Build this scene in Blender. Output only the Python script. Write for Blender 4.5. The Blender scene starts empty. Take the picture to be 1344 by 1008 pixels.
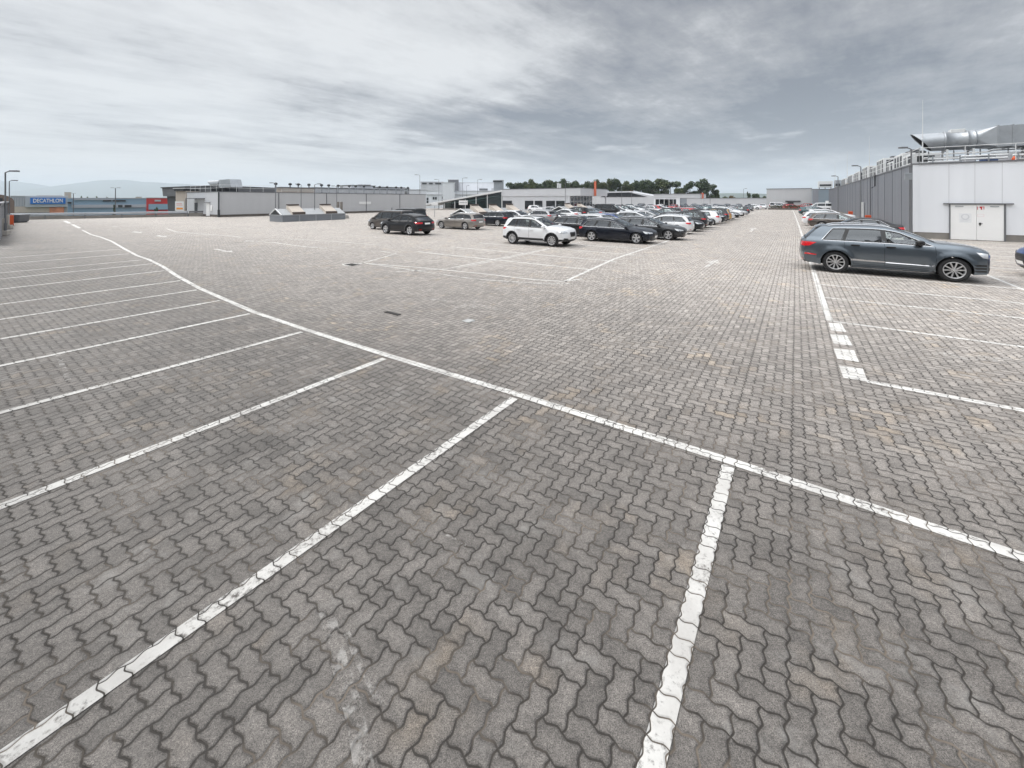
import bpy, bmesh, math, random
from mathutils import Vector, Matrix
from mathutils.geometry import delaunay_2d_cdt
R = math.radians
C = bpy.context.scene.collection
rnd = random.Random(7)
HC, F, CX, HY = 2.6, 540.0, 672.0, 262.0      # eye height, focal length in photo pixels, principal column, horizon row
YAW = math.atan2(373, 540)                     # heading of the parking aisle
E1 = (math.sin(YAW), math.cos(YAW)); E2 = (math.cos(YAW), -math.sin(YAW))
def ST(t, s, z=0.0): return Vector((E2[0]*t+E1[0]*s, E2[1]*t+E1[1]*s, z))
def G(u, v, z=0.0):
    y = HC*F/(v-HY); return Vector(((u-CX)*y/F, y, z))
def PX(u, v, y): return Vector(((u-CX)*y/F, y, HC-(v-HY)*y/F))
def toST(p): return (E2[0]*p.x+E2[1]*p.y, E1[0]*p.x+E1[1]*p.y)

# ---------------------------------------------------------------- node helpers
class NT:
    def __init__(s, tree): s.t = tree; s.n = tree.nodes; s.l = tree.links
    def node(s, kind, **kw):
        n = s.n.new(kind)
        for k, v in kw.items(): setattr(n, k, v)
        return n
    def put(s, sock, v):
        if isinstance(v, bpy.types.NodeSocket): s.l.new(v, sock)
        elif v is not None: sock.default_value = v
    def m(s, op, a, b=None, c=None, clamp=False):
        n = s.node('ShaderNodeMath', operation=op, use_clamp=clamp)
        for i, x in enumerate((a, b, c)):
            if x is not None: s.put(n.inputs[i], x)
        return n.outputs[0]
    def vm(s, op, a, b=None):
        n = s.node('ShaderNodeVectorMath', operation=op)
        s.put(n.inputs[0], a)
        if b is not None: s.put(n.inputs[1], b)
        return n.outputs[0]
    def comb(s, x, y, z=0.0):
        n = s.node('ShaderNodeCombineXYZ'); s.put(n.inputs[0], x); s.put(n.inputs[1], y); s.put(n.inputs[2], z); return n.outputs[0]
    def sep(s, v):
        n = s.node('ShaderNodeSeparateXYZ'); s.put(n.inputs[0], v); return n.outputs
    def mix(s, f, a, b, blend='MIX'):
        n = s.node('ShaderNodeMix', data_type='RGBA', blend_type=blend)
        s.put(n.inputs[0], f); s.put(n.inputs[6], a); s.put(n.inputs[7], b); return n.outputs[2]
    def ss(s, x, a, b, lo=0.0, hi=1.0):
        n = s.node('ShaderNodeMapRange', interpolation_type='SMOOTHSTEP')
        s.put(n.inputs[0], x); s.put(n.inputs[1], a); s.put(n.inputs[2], b); s.put(n.inputs[3], lo); s.put(n.inputs[4], hi); return n.outputs[0]
    def noise(s, v, scale, detail=3.0, rough=0.55, w=None):
        n = s.node('ShaderNodeTexNoise'); s.put(n.inputs['Vector'], v); n.inputs['Scale'].default_value = scale
        n.inputs['Detail'].default_value = detail; n.inputs['Roughness'].default_value = rough; return n.outputs[0]
def c4(c): return (c[0], c[1], c[2], 1.0)
def newmat(name):
    m = bpy.data.materials.new(name); m.use_nodes = True
    t = NT(m.node_tree); b = m.node_tree.nodes['Principled BSDF']; return m, t, b
MATS = {}
def mat(name, col, rough=0.6, metal=0.0, var=0.12, scale=3.0, coat=0.0, spec=0.5, bump=0.0, streak=False):
    if name in MATS: return MATS[name]
    m, t, b = newmat(name)
    g = t.node('ShaderNodeTexCoord').outputs['Object']
    if streak:
        g2 = t.vm('MULTIPLY', g, (1.0, 1.0, 0.12))
    else: g2 = g
    n1 = t.noise(g2, scale, 4, 0.6)
    f = t.m('MULTIPLY_ADD', n1, 2*var, 1.0-var)
    colr = t.vm('MULTIPLY', (col[0], col[1], col[2]), t.comb(f, f, f))
    t.put(b.inputs['Base Color'], colr)
    b.inputs['Roughness'].default_value = rough; b.inputs['Metallic'].default_value = metal
    b.inputs['Coat Weight'].default_value = coat; b.inputs['Coat Roughness'].default_value = 0.03
    b.inputs['Specular IOR Level'].default_value = spec
    if bump:
        bn = t.node('ShaderNodeBump'); bn.inputs['Strength'].default_value = bump; bn.inputs['Distance'].default_value = 0.01
        t.put(bn.inputs['Height'], t.noise(g, scale*12, 3, 0.6)); t.l.new(bn.outputs[0], b.inputs['Normal'])
    MATS[name] = m; return m
def paint(name, col, metal=0.35):
    if name in MATS: return MATS[name]
    m, t, b = newmat(name)
    g = t.node('ShaderNodeTexCoord').outputs['Object']
    f = t.m('MULTIPLY_ADD', t.noise(g, 2.2, 4, 0.6), 0.12, 0.94)
    dirt = t.ss(t.m('ADD', t.sep(g)[2], t.m('MULTIPLY', t.noise(g, 5.0, 4, 0.6), 0.3)), 0.18, 0.48)
    colr = t.vm('MULTIPLY', (col[0], col[1], col[2]), t.comb(f, f, f))
    colr = t.mix(t.m('MULTIPLY', t.m('SUBTRACT', 1.0, dirt), 0.16), colr, (0.12, 0.11, 0.095, 1))
    bf = t.node('ShaderNodeNewGeometry').outputs['Backfacing']
    t.put(b.inputs['Base Color'], t.mix(bf, colr, (0.03, 0.03, 0.032, 1)))
    b.inputs['Roughness'].default_value = 0.30; b.inputs['Metallic'].default_value = metal; b.inputs['Specular IOR Level'].default_value = 0.25
    t.put(b.inputs['Coat Weight'], t.m('MULTIPLY', t.m('SUBTRACT', 1.0, bf), 0.55 if max(col) < 0.04 else 1.0)); b.inputs['Coat Roughness'].default_value = 0.04
    MATS[name] = m; return m
def glassmat(name, tint, refl=1.0, rough=0.02):
    if name in MATS: return MATS[name]
    m, t, b = newmat(name)
    t.n.remove(b); out = t.n['Material Output']
    tr = t.node('ShaderNodeBsdfTransparent'); tr.inputs[0].default_value = c4(tint)
    gl = t.node('ShaderNodeBsdfGlossy'); gl.inputs[0].default_value = (0.9, 0.95, 1, 1); gl.inputs['Roughness'].default_value = rough
    fr = t.node('ShaderNodeFresnel'); fr.inputs[0].default_value = 1.52
    mx = t.node('ShaderNodeMixShader'); t.put(mx.inputs[0], t.m('MULTIPLY_ADD', fr.outputs[0], refl, 0.05, clamp=True))
    t.l.new(tr.outputs[0], mx.inputs[1]); t.l.new(gl.outputs[0], mx.inputs[2]); t.l.new(mx.outputs[0], out.inputs[0])
    MATS[name] = m; return m

# ---------------------------------------------------------------- mesh helpers
def tag(o, label=None, cat=None, group=None, kind=None):
    if label: o['label'] = label
    if cat: o['category'] = cat
    if group: o['group'] = group
    if kind: o['kind'] = kind
    return o
def empty(name, loc=(0, 0, 0), rz=0.0, label=None, cat=None, group=None):
    o = bpy.data.objects.new(name, None); C.objects.link(o); o.location = loc; o.rotation_euler = (0, 0, rz)
    o.empty_display_size = 0.3
    return tag(o, label, cat, group)
class MB:
    def __init__(s): s.v = []; s.f = []; s.mi = []; s.sm = []
    def add(s, vs, fs, mi=0, smooth=False):
        k = len(s.v); s.v += [tuple(p) for p in vs]
        for f in fs: s.f.append(tuple(i+k for i in f)); s.mi.append(mi); s.sm.append(smooth)
        return s
    def box(s, x0, x1, y0, y1, z0, z1, mi=0):
        vs = [(x, y, z) for z in (z0, z1) for y in (y0, y1) for x in (x0, x1)]
        return s.add(vs, [(0, 2, 3, 1), (4, 5, 7, 6), (0, 1, 5, 4), (2, 6, 7, 3), (0, 4, 6, 2), (1, 3, 7, 5)], mi)
    def cbox(s, x0, x1, y0, y1, z0, z1, b=0.01, mi=0):      # box with bevelled edges
        bm = bmesh.new(); bmesh.ops.create_cube(bm, size=1)
        for v in bm.verts: v.co = Vector(((x0+x1)/2+v.co.x*(x1-x0), (y0+y1)/2+v.co.y*(y1-y0), (z0+z1)/2+v.co.z*(z1-z0)))
        bmesh.ops.bevel(bm, geom=bm.edges[:], offset=b, segments=2, affect='EDGES', profile=0.6)
        bm.verts.index_update(); s.add([v.co for v in bm.verts], [[v.index for v in f.verts] for f in bm.faces], mi); bm.free(); return s
    def tube(s, pts, r, n=8, mi=0, cap=True, r2=None):
        pts = [Vector(p) for p in pts]; k = len(pts); vs = []; up = Vector((0, 0, 1))
        for i, p in enumerate(pts):
            d = (pts[min(i+1, k-1)]-pts[max(i-1, 0)]).normalized()
            a = d.cross(up if abs(d.z) < 0.95 else Vector((1, 0, 0))).normalized(); b = d.cross(a)
            rr = r if r2 is None else r+(r2-r)*i/(k-1)
            for j in range(n):
                th = 2*math.pi*j/n; vs.append(p+a*math.cos(th)*rr+b*math.sin(th)*rr)
        fs = [(i*n+j, i*n+(j+1) % n, (i+1)*n+(j+1) % n, (i+1)*n+j) for i in range(k-1) for j in range(n)]
        s.add(vs, fs, mi, True)
        if cap: s.add([vs[j] for j in range(n)], [tuple(range(n))], mi); s.add([vs[(k-1)*n+j] for j in range(n)], [tuple(reversed(range(n)))], mi)
        return s
    def lathe(s, prof, n=32, axis='z', o=(0, 0, 0), mi=0):
        vs = []
        for (r, h) in prof:
            for j in range(n):
                a = 2*math.pi*j/n; x, y = r*math.cos(a), r*math.sin(a)
                p = (x, y, h) if axis == 'z' else ((x, h, y) if axis == 'y' else (h, x, y))
                vs.append((p[0]+o[0], p[1]+o[1], p[2]+o[2]))
        k = len(prof)
        return s.add(vs, [(i*n+j, i*n+(j+1) % n, (i+1)*n+(j+1) % n, (i+1)*n+j) for i in range(k-1) for j in range(n)], mi, True)
    def prism(s, poly, h0, h1, axis='z', mi=0):
        n = len(poly)
        def P(a, b, h): return (a, b, h) if axis == 'z' else ((a, h, b) if axis == 'y' else (h, a, b))
        vs = [P(a, b, h0) for a, b in poly]+[P(a, b, h1) for a, b in poly]
        return s.add(vs, [tuple(range(n)), tuple(range(2*n-1, n-1, -1))]+[(i, (i+1) % n, n+(i+1) % n, n+i) for i in range(n)], mi)
    def mesh(s, name, mats):
        me = bpy.data.meshes.new(name); me.from_pydata(s.v, [], s.f)
        for m in (mats if isinstance(mats, (list, tuple)) else [mats]): me.materials.append(m)
        me.polygons.foreach_set('material_index', s.mi); me.polygons.foreach_set('use_smooth', s.sm); me.update(); return me
    def obj(s, name, mats, parent=None, loc=(0, 0, 0), rz=0.0, fix=True):
        me = s.mesh(name, mats)
        if fix:
            bm = bmesh.new(); bm.from_mesh(me); bmesh.ops.recalc_face_normals(bm, faces=bm.faces); bm.to_mesh(me); bm.free()
        o = bpy.data.objects.new(name, me); C.objects.link(o); o.location = loc; o.rotation_euler = (0, 0, rz)
        if parent: o.parent = parent
        return o
def each(name, boxes, m, parent, bev=0):
    for bx in boxes:
        b = MB(); b.cbox(*bx, bev) if bev else b.box(*bx); b.obj(name, [m], parent)
KIDS = {}
def copy_tree(o, parent=None, paintmat=None, skip=()):
    c = o.copy(); C.objects.link(c); c.parent = parent
    if paintmat and o.type == 'MESH':
        for sl in c.material_slots:
            if sl.material and sl.material.name.startswith('paint_'): sl.link = 'OBJECT'; sl.material = paintmat
    if o.name not in KIDS: KIDS[o.name] = list(o.children)
    for ch in KIDS[o.name]:
        if ch.name.split('.')[0] in skip: continue
        copy_tree(ch, c, paintmat, skip)
    return c
HAZE, SKYUP, SUNE, EXPO, SKYK = 0.00016, 3.2, 1.5, 0.52, 7.6
# ---------------------------------------------------------------- vehicles
M_GLASS = glassmat('car_glass_clear', (0.78, 0.84, 0.82)); M_TINT = glassmat('car_glass_tinted', (0.045, 0.045, 0.045))
M_SEAL = mat('black_trim', (0.012, 0.012, 0.013), 0.35, var=0.1); M_PLAST = mat('black_plastic', (0.03, 0.03, 0.032), 0.6, var=0.15)
M_CHROME = mat('bright_trim', (0.55, 0.56, 0.58), 0.25, 0.9, var=0.04); M_TYRE = mat('tyre_rubber', (0.022, 0.022, 0.023), 0.8, var=0.2, scale=8)
M_RIM = mat('alloy_rim', (0.66, 0.66, 0.67), 0.36, 0.75, var=0.06); M_RIMD = mat('brake_dark', (0.03, 0.03, 0.03), 0.7)
M_RED = mat('tail_lamp_red', (0.62, 0.012, 0.018), 0.12, var=0.25, scale=9, coat=1.0); M_LAMP = mat('head_lamp_clear', (0.80, 0.82, 0.84), 0.12, 0.55, var=0.45, scale=14, coat=1.0)
M_PLATE = mat('plate_white', (0.8, 0.8, 0.78), 0.4, var=0.03); M_INT = mat('cabin_dark', (0.05, 0.05, 0.052), 0.8)
M_GAP = mat('gap_dark', (0.008, 0.008, 0.008), 0.8)
P0 = paint('paint_base', (0.5, 0.5, 0.5))

def catmull(P, n):
    out = []; k = len(P)
    for i in range(k-1):
        p0, p1, p2, p3 = P[max(i-1, 0)], P[i], P[i+1], P[min(i+2, k-1)]
        for j in range(n):
            u = j/n; u2, u3 = u*u, u*u*u
            out.append(tuple(0.5*(2*p1[c]+(p2[c]-p0[c])*u+(2*p0[c]-5*p1[c]+4*p2[c]-p3[c])*u2+(3*p1[c]-p0[c]-3*p2[c]+p3[c])*u3) for c in range(3)))
    out.append(tuple(P[-1])); return out
def interp(L, x):
    if x <= L[0][0]: return L[0][1]
    for (a, b), (c, d) in zip(L, L[1:]):
        if x <= c: return b+(d-b)*(x-a)/max(1e-9, c-a)
    return L[-1][1]
def inside(poly, x, y):
    r = False; n = len(poly); j = n-1
    for i in range(n):
        xi, yi = poly[i]; xj, yj = poly[j]
        if (yi > y) != (yj > y) and x < (xj-xi)*(y-yi)/(yj-yi)+xi: r = not r
        j = i
    return r
def area(poly): return 0.5*sum(a[0]*b[1]-b[0]*a[1] for a, b in zip(poly, poly[1:]+poly[:1]))
def offs(poly, d):                                  # move every corner inwards by d
    if area(poly) < 0: poly = poly[::-1]
    n = len(poly); out = []
    for i in range(n):
        a, b, c = Vector(poly[i-1]), Vector(poly[i]), Vector(poly[(i+1) % n])
        e, f = (b-a), (c-b)
        if e.length < 1e-6 or f.length < 1e-6: out.append(tuple(b)); continue
        e.normalize(); f.normalize(); n1 = Vector((-e.y, e.x)); n2 = Vector((-f.y, f.x)); q = (n1+n2)
        q = q/max(0.35, q.length_squared/2) if q.length > 1e-6 else n1
        out.append((b.x+q.x*d, b.y+q.y*d))
    return out
def densify(poly, h):
    out = []
    for a, b in zip(poly, poly[1:]+poly[:1]):
        k = max(1, int(math.hypot(b[0]-a[0], b[1]-a[1])/h))
        out += [(a[0]+(b[0]-a[0])*i/k, a[1]+(b[1]-a[1])*i/k) for i in range(k)]
    return out
def triang(outer, holes=(), h=0.06):
    pts = []; edges = []
    for poly in [outer]+list(holes):
        k = len(pts); n = len(poly); pts += [Vector(p) for p in poly]; edges += [(k+i, k+(i+1) % n) for i in range(n)]
    xs = [p[0] for p in outer]; ys = [p[1] for p in outer]
    x = min(xs)+h*0.5
    inn = offs(outer, h*0.3)
    while x < max(xs):
        y = min(ys)+h*0.5
        while y < max(ys):
            if inside(inn, x, y) and not any(inside(q, x, y) for q in holes): pts.append(Vector((x, y)))
            y += h
        x += h
    v, e, f, *_ = delaunay_2d_cdt(pts, edges, [], 0, 1e-5)
    fs = []
    for t in f:
        cx = sum(v[i].x for i in t)/len(t); cy = sum(v[i].y for i in t)/len(t)
        if inside(outer, cx, cy) and not any(inside(q, cx, cy) for q in holes):
            t = list(t)
            if area([tuple(v[i]) for i in t]) < 0: t.reverse()
            fs.append(t)
    return [(p.x, p.y) for p in v], fs

def make_wheel(R_, w, style, parent, x, y):
    side = 1 if y > 0 else -1
    key = ('wheel', round(R_, 3), style)
    if key not in MESHES:
        rr = R_*0.70
        tb = MB(); h = w/2
        tb.lathe([(rr, -h*0.86), (rr+0.02, -h*0.98), (R_*0.9, -h), (R_*0.97, -h*0.86), (R_, -h*0.6), (R_, 0), (R_, h*0.6), (R_*0.97, h*0.86), (R_*0.9, h), (rr+0.02, h*0.98), (rr, h*0.86), (rr*0.97, h*0.5)], 40, 'y')
        tb.lathe([(rr, h*0.1), (0.0, h*0.1)], 24, 'y', mi=1); tb.lathe([(rr, -h*0.5), (0.001, -h*0.5)], 24, 'y', mi=1)
        tb.lathe([(rr*0.62, h*0.16), (rr*0.62, h*0.22), (0.01, h*0.22)], 24, 'y', mi=2)
        rb = MB()
        rb.lathe([(rr*1.0, h*0.9), (rr*0.985, h*1.0), (rr*0.93, h*0.97), (rr*0.9, h*0.75), (rr*0.885, h*0.2)], 40, 'y')
        rb.lathe([(rr*0.24, h*0.3), (rr*0.22, h*0.72), (rr*0.1, h*0.8), (0.001, h*0.8)], 20, 'y')
        n, dbl, bw = {'double5': (5, 1, 0.021), 'ten': (10, 0, 0.028), 'star': (5, 0, 0.055), 'cover': (9, 0, 0.050)}[style]
        for i in range(n):
            a0 = 2*math.pi*i/n+0.25
            for sgn in ((-1, 1) if dbl else (0,)):
                ain = a0+sgn*0.22; aout = a0+sgn*0.30
                p = Vector((math.cos(ain)*rr*0.14, math.sin(ain)*rr*0.14)); q = Vector((math.cos(aout)*rr*0.94, math.sin(aout)*rr*0.94))
                d = (q-p).normalized(); nn = Vector((-d.y, d.x))
                b0, b1 = bw*0.8, bw*1.15
                vs = []
                for (c, b, yf) in ((p, b0, h*0.76), (q, b1, h*0.93)):
                    for sx in (-1, 1):
                        vs.append((c.x+nn.x*sx*b*0.75, yf, c.y+nn.y*sx*b*0.75)); vs.append((c.x+nn.x*sx*b, yf-0.035, c.y+nn.y*sx*b))
                rb.add(vs, [(0, 2, 6, 4), (1, 0, 4, 5), (2, 3, 7, 6), (0, 1, 3, 2), (4, 6, 7, 5)])
        for i in range(5):
            a = 2*math.pi*i/5; rb.lathe([(0.010, h*0.74), (0.010, h*0.8), (0.0, h*0.8)], 6, 'y', o=(math.cos(a)*rr*0.17, 0, math.sin(a)*rr*0.17), mi=1)
        MESHES[key] = (tb.obj('t', [M_TYRE, M_GAP, M_RIMD]).data, rb.obj('r', [M_RIM, M_GAP]).data)
        for nm in ('t', 'r'): bpy.data.objects.remove(bpy.data.objects[nm])
        MESHES[key][0].name = 'tyre'; MESHES[key][1].name = 'rim'
    tm, rm = MESHES[key]
    wo = bpy.data.objects.new('wheel', None); C.objects.link(wo); wo.empty_display_size = 0.2; wo.parent = parent
    wo.location = (x, y-side*w/2, R_); wo.rotation_euler = (0, 0, 0 if side > 0 else math.pi)
    t = bpy.data.objects.new('tyre', tm); C.objects.link(t); t.parent = wo
    r = bpy.data.objects.new('rim', rm); C.objects.link(r); r.parent = wo
MESHES = {}

def make_car(T, name):
    """one vehicle of type T: nose towards +x, origin on the ground under its middle"""
    root = bpy.data.objects.new(name, None); C.objects.link(root)
    P = T['prof']; NS = 8; S = catmull(P, NS); L2 = T['L']/2; W = T['W']; RW = T['R']; RA = RW+T.get('arch', 0.05)
    wx = (T['fx'], T['rx']); belt = T['belt']; tum = T['tum']; sill = T['sill']; zb0 = T['low']
    zr = T['H']
    def Yf(x, z):
        b = interp(belt, x); a = max(0.0, (abs(x)-(L2-0.95))/0.95)
        y = W*(1-(0.15 if x > 0 else 0.11)*a**2.2)
        if z < b:
            m = 0.62*b
            if z > m: y -= 0.065*((z-m)/(b-m))**2.6
            if z < 0.5: y -= 0.06*((0.5-z)/0.3)**1.6
            y += 0.010*math.exp(-((z-(b-0.13))/0.025)**2)*(1-a)
            y -= 0.012*math.exp(-((z-0.48)/0.08)**2)*(1 if wx[1]+RA+.1 < x < wx[0]-RA-.1 else 0)
        else:
            d = z-b; y -= 0.065+min(0.02, d*0.5)+tum*d+0.10*d*d
        for xw in wx:
            r = math.hypot(x-xw, z-RW)
            if r < RA+0.16 and z < b: y += T.get('flare', 0.02)*(1.0 if r < RA+.07 else max(0, 1-(r-RA-.07)/0.05))*min(1, (b-z)/0.2)
        return y
    nrm = []; E = []
    for i, p in enumerate(S):
        a, b = S[max(0, i-1)], S[min(len(S)-1, i+1)]; tx, tz = b[0]-a[0], b[1]-a[1]; l = math.hypot(tx, tz) or 1
        nx, nz = tz/l, -tx/l; nrm.append((nx, nz)); E.append((p[0]-nx*p[2], p[1]-nz*p[2]))
    We = [Yf(*e) for e in E]
    V = [-1, -.97, -.9, -.78, -.6, -.4, -.2, 0, .2, .4, .6, .78, .9, .97, 1]
    w0, w1 = T['ws'][0]*NS, T['ws'][1]*NS; r0, r1 = T['rg'][0]*NS, T['rg'][1]*NS
    def CP(i, v, off=0.0):
        p, n = S[i], nrm[i]; k = p[2]*abs(v)**3-off
        return (p[0]-n[0]*k, We[i]*v, p[1]-n[1]*k)
    body = MB(); nv = len(V)
    body.add([CP(i, v) for i in range(len(S)) for v in V], [], 0)
    for i in range(len(S)-1):
        for j in range(nv-1):
            vm_ = abs((V[j]+V[j+1])/2)
            if (w0 <= i < w1 or r0 <= i < r1) and vm_ < 0.9: continue
            zc = (S[i][1]+S[i+1][1])/2
            body.f.append((i*nv+j, i*nv+j+1, (i+1)*nv+j+1, (i+1)*nv+j)); body.sm.append(True)
            body.mi.append(1 if zc < T['dark'] else 0)
    # side outline with wheel arches
    out = list(E)
    bot = []
    xf, xr = E[0][0], E[-1][0]
    for xw in (wx[1], wx[0]):
        zz = max(sill, 0.0); k = math.sqrt(max(0.0, RA*RA-(zz-RW)**2)); a0 = math.atan2(zz-RW, -k); a1 = math.atan2(zz-RW, k)
        if a0 < 0: a0 += 2*math.pi
        for q in range(21): a = a0+(a1-a0)*q/20; bot.append((xw+RA*math.cos(a), RW+RA*math.sin(a)))
    outline = out+[(xr, zb0+0.02)]*0+bot
    topE = sorted([(e[0], e[1]) for e in E if e[1] > 0.6]); 
    def ztop(x):
        best = None
        for a, b in zip(E, E[1:]):
            if min(a[0], b[0]) <= x <= max(a[0], b[0]) and abs(b[0]-a[0]) > 1e-6:
                z = a[1]+(b[1]-a[1])*(x-a[0])/(b[0]-a[0]); best = z if best is None else max(best, z)
        return best if best is not None else 1.0
    wins = []
    for (fb, rb, ft, rt) in T['win']:
        zb = lambda x: interp(belt, x)+0.012
        poly = [(fb, zb(fb)), (rb, zb(rb))]
        n = 6
        for i in range(n+1):
            x = rt+(ft-rt)*i/n; poly.append((x, max(zb(x)+0.02, ztop(x)-T.get('rail', 0.07))))
        wins.append(poly)
    wins = [densify(w if area(w) > 0 else w[::-1], 0.12) for w in wins]
    gap = []
    vs, fs = triang(outline, wins, 0.075)
    for sgn in (1, -1):
        fl = [(f[::-1] if sgn > 0 else f) for f in fs]
        body.add([(x, sgn*Yf(x, z), z) for x, z in vs], fl, 0, True)
    # arch returns
    for sgn in (1, -1):
        for q0 in (0, 21):
            pl = bot[q0:q0+21]; k = [(x, sgn*Yf(x, z), z) for x, z in pl]+[(x, sgn*(W-0.32), z) for x, z in pl]
            body.add(k, [((i, i+1, 22+i, 21+i) if sgn > 0 else (i+1, i, 21+i, 22+i)) for i in range(20)], 1)
    ob = body.obj('body', [P0, M_PLAST], root, fix=False)
    ub = MB(); ub.box(wx[0]+RA*0.95, xf-0.02, -W*0.72, W*0.72, zb0+0.03, zb0+0.25); ub.box(wx[1]+RA*.98, wx[0]-RA*.98, -W+0.09, W-0.09, sill-0.03, sill+0.10)
    ub.box(xr+0.03, wx[1]-RA*0.95, -W*0.75, W*0.75, zb0+0.05, zb0+0.25); ub.box(wx[1]-RA, wx[0]+RA, -W+0.33, W-0.33, sill-.01, sill+0.3)
    ub.obj('underbody', M_GAP, root)
    def patch(poly, mapf, h=0.09):
        poly = densify(poly if area(poly) > 0 else poly[::-1], h); v, f = triang(poly, (), h); return [mapf(*p) for p in v], f
    def side(sgn, off): return lambda x, z: (x, sgn*(Yf(x, z)+off), z)
    def sidepart(b, poly, off, mi=0, sides=(1, -1), h=0.09):
        for sg in sides: v, f = patch(poly, side(sg, off), h); b.add(v, [t[::-1] if sg > 0 else t for t in f], mi, True)
    def band(b, pin, pout, off, mi=0, sides=(1, -1), closed=True):
        n = len(pin)
        for sg in sides:
            v = [side(sg, off)(*p) for p in pin]+[side(sg, off)(*p) for p in pout]
            rg = range(n if closed else n-1)
            b.add(v, [(i, (i+1) % n, n+(i+1) % n, n+i) for i in rg], mi, True)
    # glass
    g = MB()
    def gridglass(i0, i1, nm, m):
        g = MB(); js = [j for j in range(nv) if abs(V[j]) <= 0.9]; k = len(js)
        g.add([CP(i, V[j], -0.004) for i in range(i0, i1+1) for j in js], [(a*k+b, a*k+b+1, (a+1)*k+b+1, (a+1)*k+b) for a in range(i1-i0) for b in range(k-1)], 0, True)
        o = g.obj(nm, [m], root, fix=False)
        s = MB()
        def strip(A, B): s.add(A+B, [(q, q+1, len(A)+q+1, len(A)+q) for q in range(len(A)-1)], 0, True)
        for vv in (-1, 1): strip([CP(i, vv*0.905, 0.004) for i in range(i0, i1+1)], [CP(i, vv*0.83, 0.004) for i in range(i0, i1+1)])
        for (a, b) in ((i0, i0+2), (i1, i1-1)): strip([CP(a, V[j]*1.005, 0.004) for j in js], [CP(b, V[j], 0.004) for j in js])
        s.obj('glass_border', [M_SEAL], o)
    gridglass(w0, w1, 'windscreen', M_GLASS); gridglass(r0, r1, 'rear_window', M_TINT)
    for wi, poly in enumerate(wins):
        inn = offs(poly, 0.022); ou = offs(poly, -0.016)
        for sg in (1, -1):
            wgl = MB(); sidepart(wgl, poly, -0.008, 0, (sg,), 0.15)
            wo = wgl.obj('side_window', [M_GLASS if (wi == 0 or T.get('clear')) else M_TINT], root, fix=False)
            sb = MB(); band(sb, inn, ou, 0.002, 0, (sg,)); sb.obj('window_seal', [M_SEAL], wo)
    # pillars between windows and bright surround
    pb = MB()
    for a, b in zip(wins, wins[1:]):
        za = interp(belt, min(p[0] for p in a)); 
    if T.get('chrome', True):
        lo = [(x, interp(belt, x)+0.004) for x in [T['win'][0][0]+(T['win'][-1][1]-T['win'][0][0])*i/14 for i in range(15)]]
        cb = MB(); band(cb, lo, [(x, z-0.012) for x, z in lo], 0.006, closed=False)
        up = []
        f, r = T['win'][0], T['win'][-1]
        ys = [f[2]+(r[3]-f[2])*i/16 for i in range(17)]
        up = [(f[0]+0.02, interp(belt, f[0])+0.012)]+[(x, ztop(x)-T.get('rail', 0.07)+0.018) for x in ys]+[(r[1]-0.025, interp(belt, r[1])+0.012)]
        upo = [(p[0], p[1]+0.010) for p in up]; upo[0] = (up[0][0]+0.02, up[0][1]); upo[-1] = (up[-1][0]-0.02, up[-1][1])
        band(cb, up, upo, 0.006, closed=False); cb.obj('window_trim', [M_CHROME], root, fix=True)
    for a, b in zip(T['win'], T['win'][1:]):
        zt1, zt2 = ztop(a[3])-T.get('rail', .07)+.004, ztop(b[2])-T.get('rail', .07)+.004
        sidepart(pb, [(a[1]-.01, interp(belt, a[1])+.008), (b[0]+.01, interp(belt, b[0])+.008), (b[2]+.01, zt2), (a[3]-.01, zt1)], 0.004, 0)
    if pb.v: pb.obj('pillar_trim', [M_SEAL], root, fix=True)
    # panel gaps
    gb = MB()
    def line(pts, w=0.009, off=0.0035):
        pts = densify(pts+pts[::-1][1:-1], 0.08)[:max(2, int(len(densify(pts+pts[::-1][1:-1], 0.08))/2)+1)]
        a, b = [], []
        for i, p in enumerate(pts):
            q0, q1 = pts[max(0, i-1)], pts[min(len(pts)-1, i+1)]; dx, dz = q1[0]-q0[0], q1[1]-q0[1]; l = math.hypot(dx, dz) or 1
            a.append((p[0]-dz/l*w/2, p[1]+dx/l*w/2)); b.append((p[0]+dz/l*w/2, p[1]-dx/l*w/2))
        band(gb, a, b, off, closed=False)
    fd = T['win'][0][0]+0.06; bx = (T['win'][0][1]+T['win'][1][0])/2; rd = T['rear_door']
    bl = lambda x: interp(belt, x)-0.01
    line([(fd, bl(fd)), (fd+0.02, 0.75), (fd-0.02, sill+0.10)]); line([(bx, bl(bx)), (bx, sill+0.10)])
    line([(rd[0], bl(rd[0])), (rd[0]+0.02, 0.78), (rd[1], sill+0.25), (rd[1]+0.02, sill+0.10)]); line([(fd-0.02, sill+0.10), (rd[1]+0.02, sill+0.10)])
    gb.obj('panel_gap', [M_GAP], root, fix=True)
    # sill and arch trim
    tb = MB(); tm = [M_PLAST, M_CHROME]
    sx0, sx1 = wx[1]+RA+0.02, wx[0]-RA-0.02
    if T.get('clad'):
        c = T['clad']; sidepart(tb, [(sx0, sill), (sx1, sill), (sx1-0.01, c), (sx0+0.01, c)], 0.006)
        for q0 in (0, 21):
            pl = bot[q0:q0+21]; cx = wx[1] if q0 == 0 else wx[0]
            band(tb, pl, [(cx+(x-cx)*1.13, RW+(z-RW)*1.13) for x, z in pl], 0.006, closed=False)
        e0 = [e for e in E[:int(len(E)*0.3)] if e[1] < c]; fx_ = max(e[0] for e in e0)
        sidepart(tb, [(wx[0]+RA*1.02+0.03, sill+0.03), (fx_-0.01, sill+0.06), (fx_+0.0, c-0.02), (wx[0]+RA+0.06, c)], 0.005)
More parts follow.
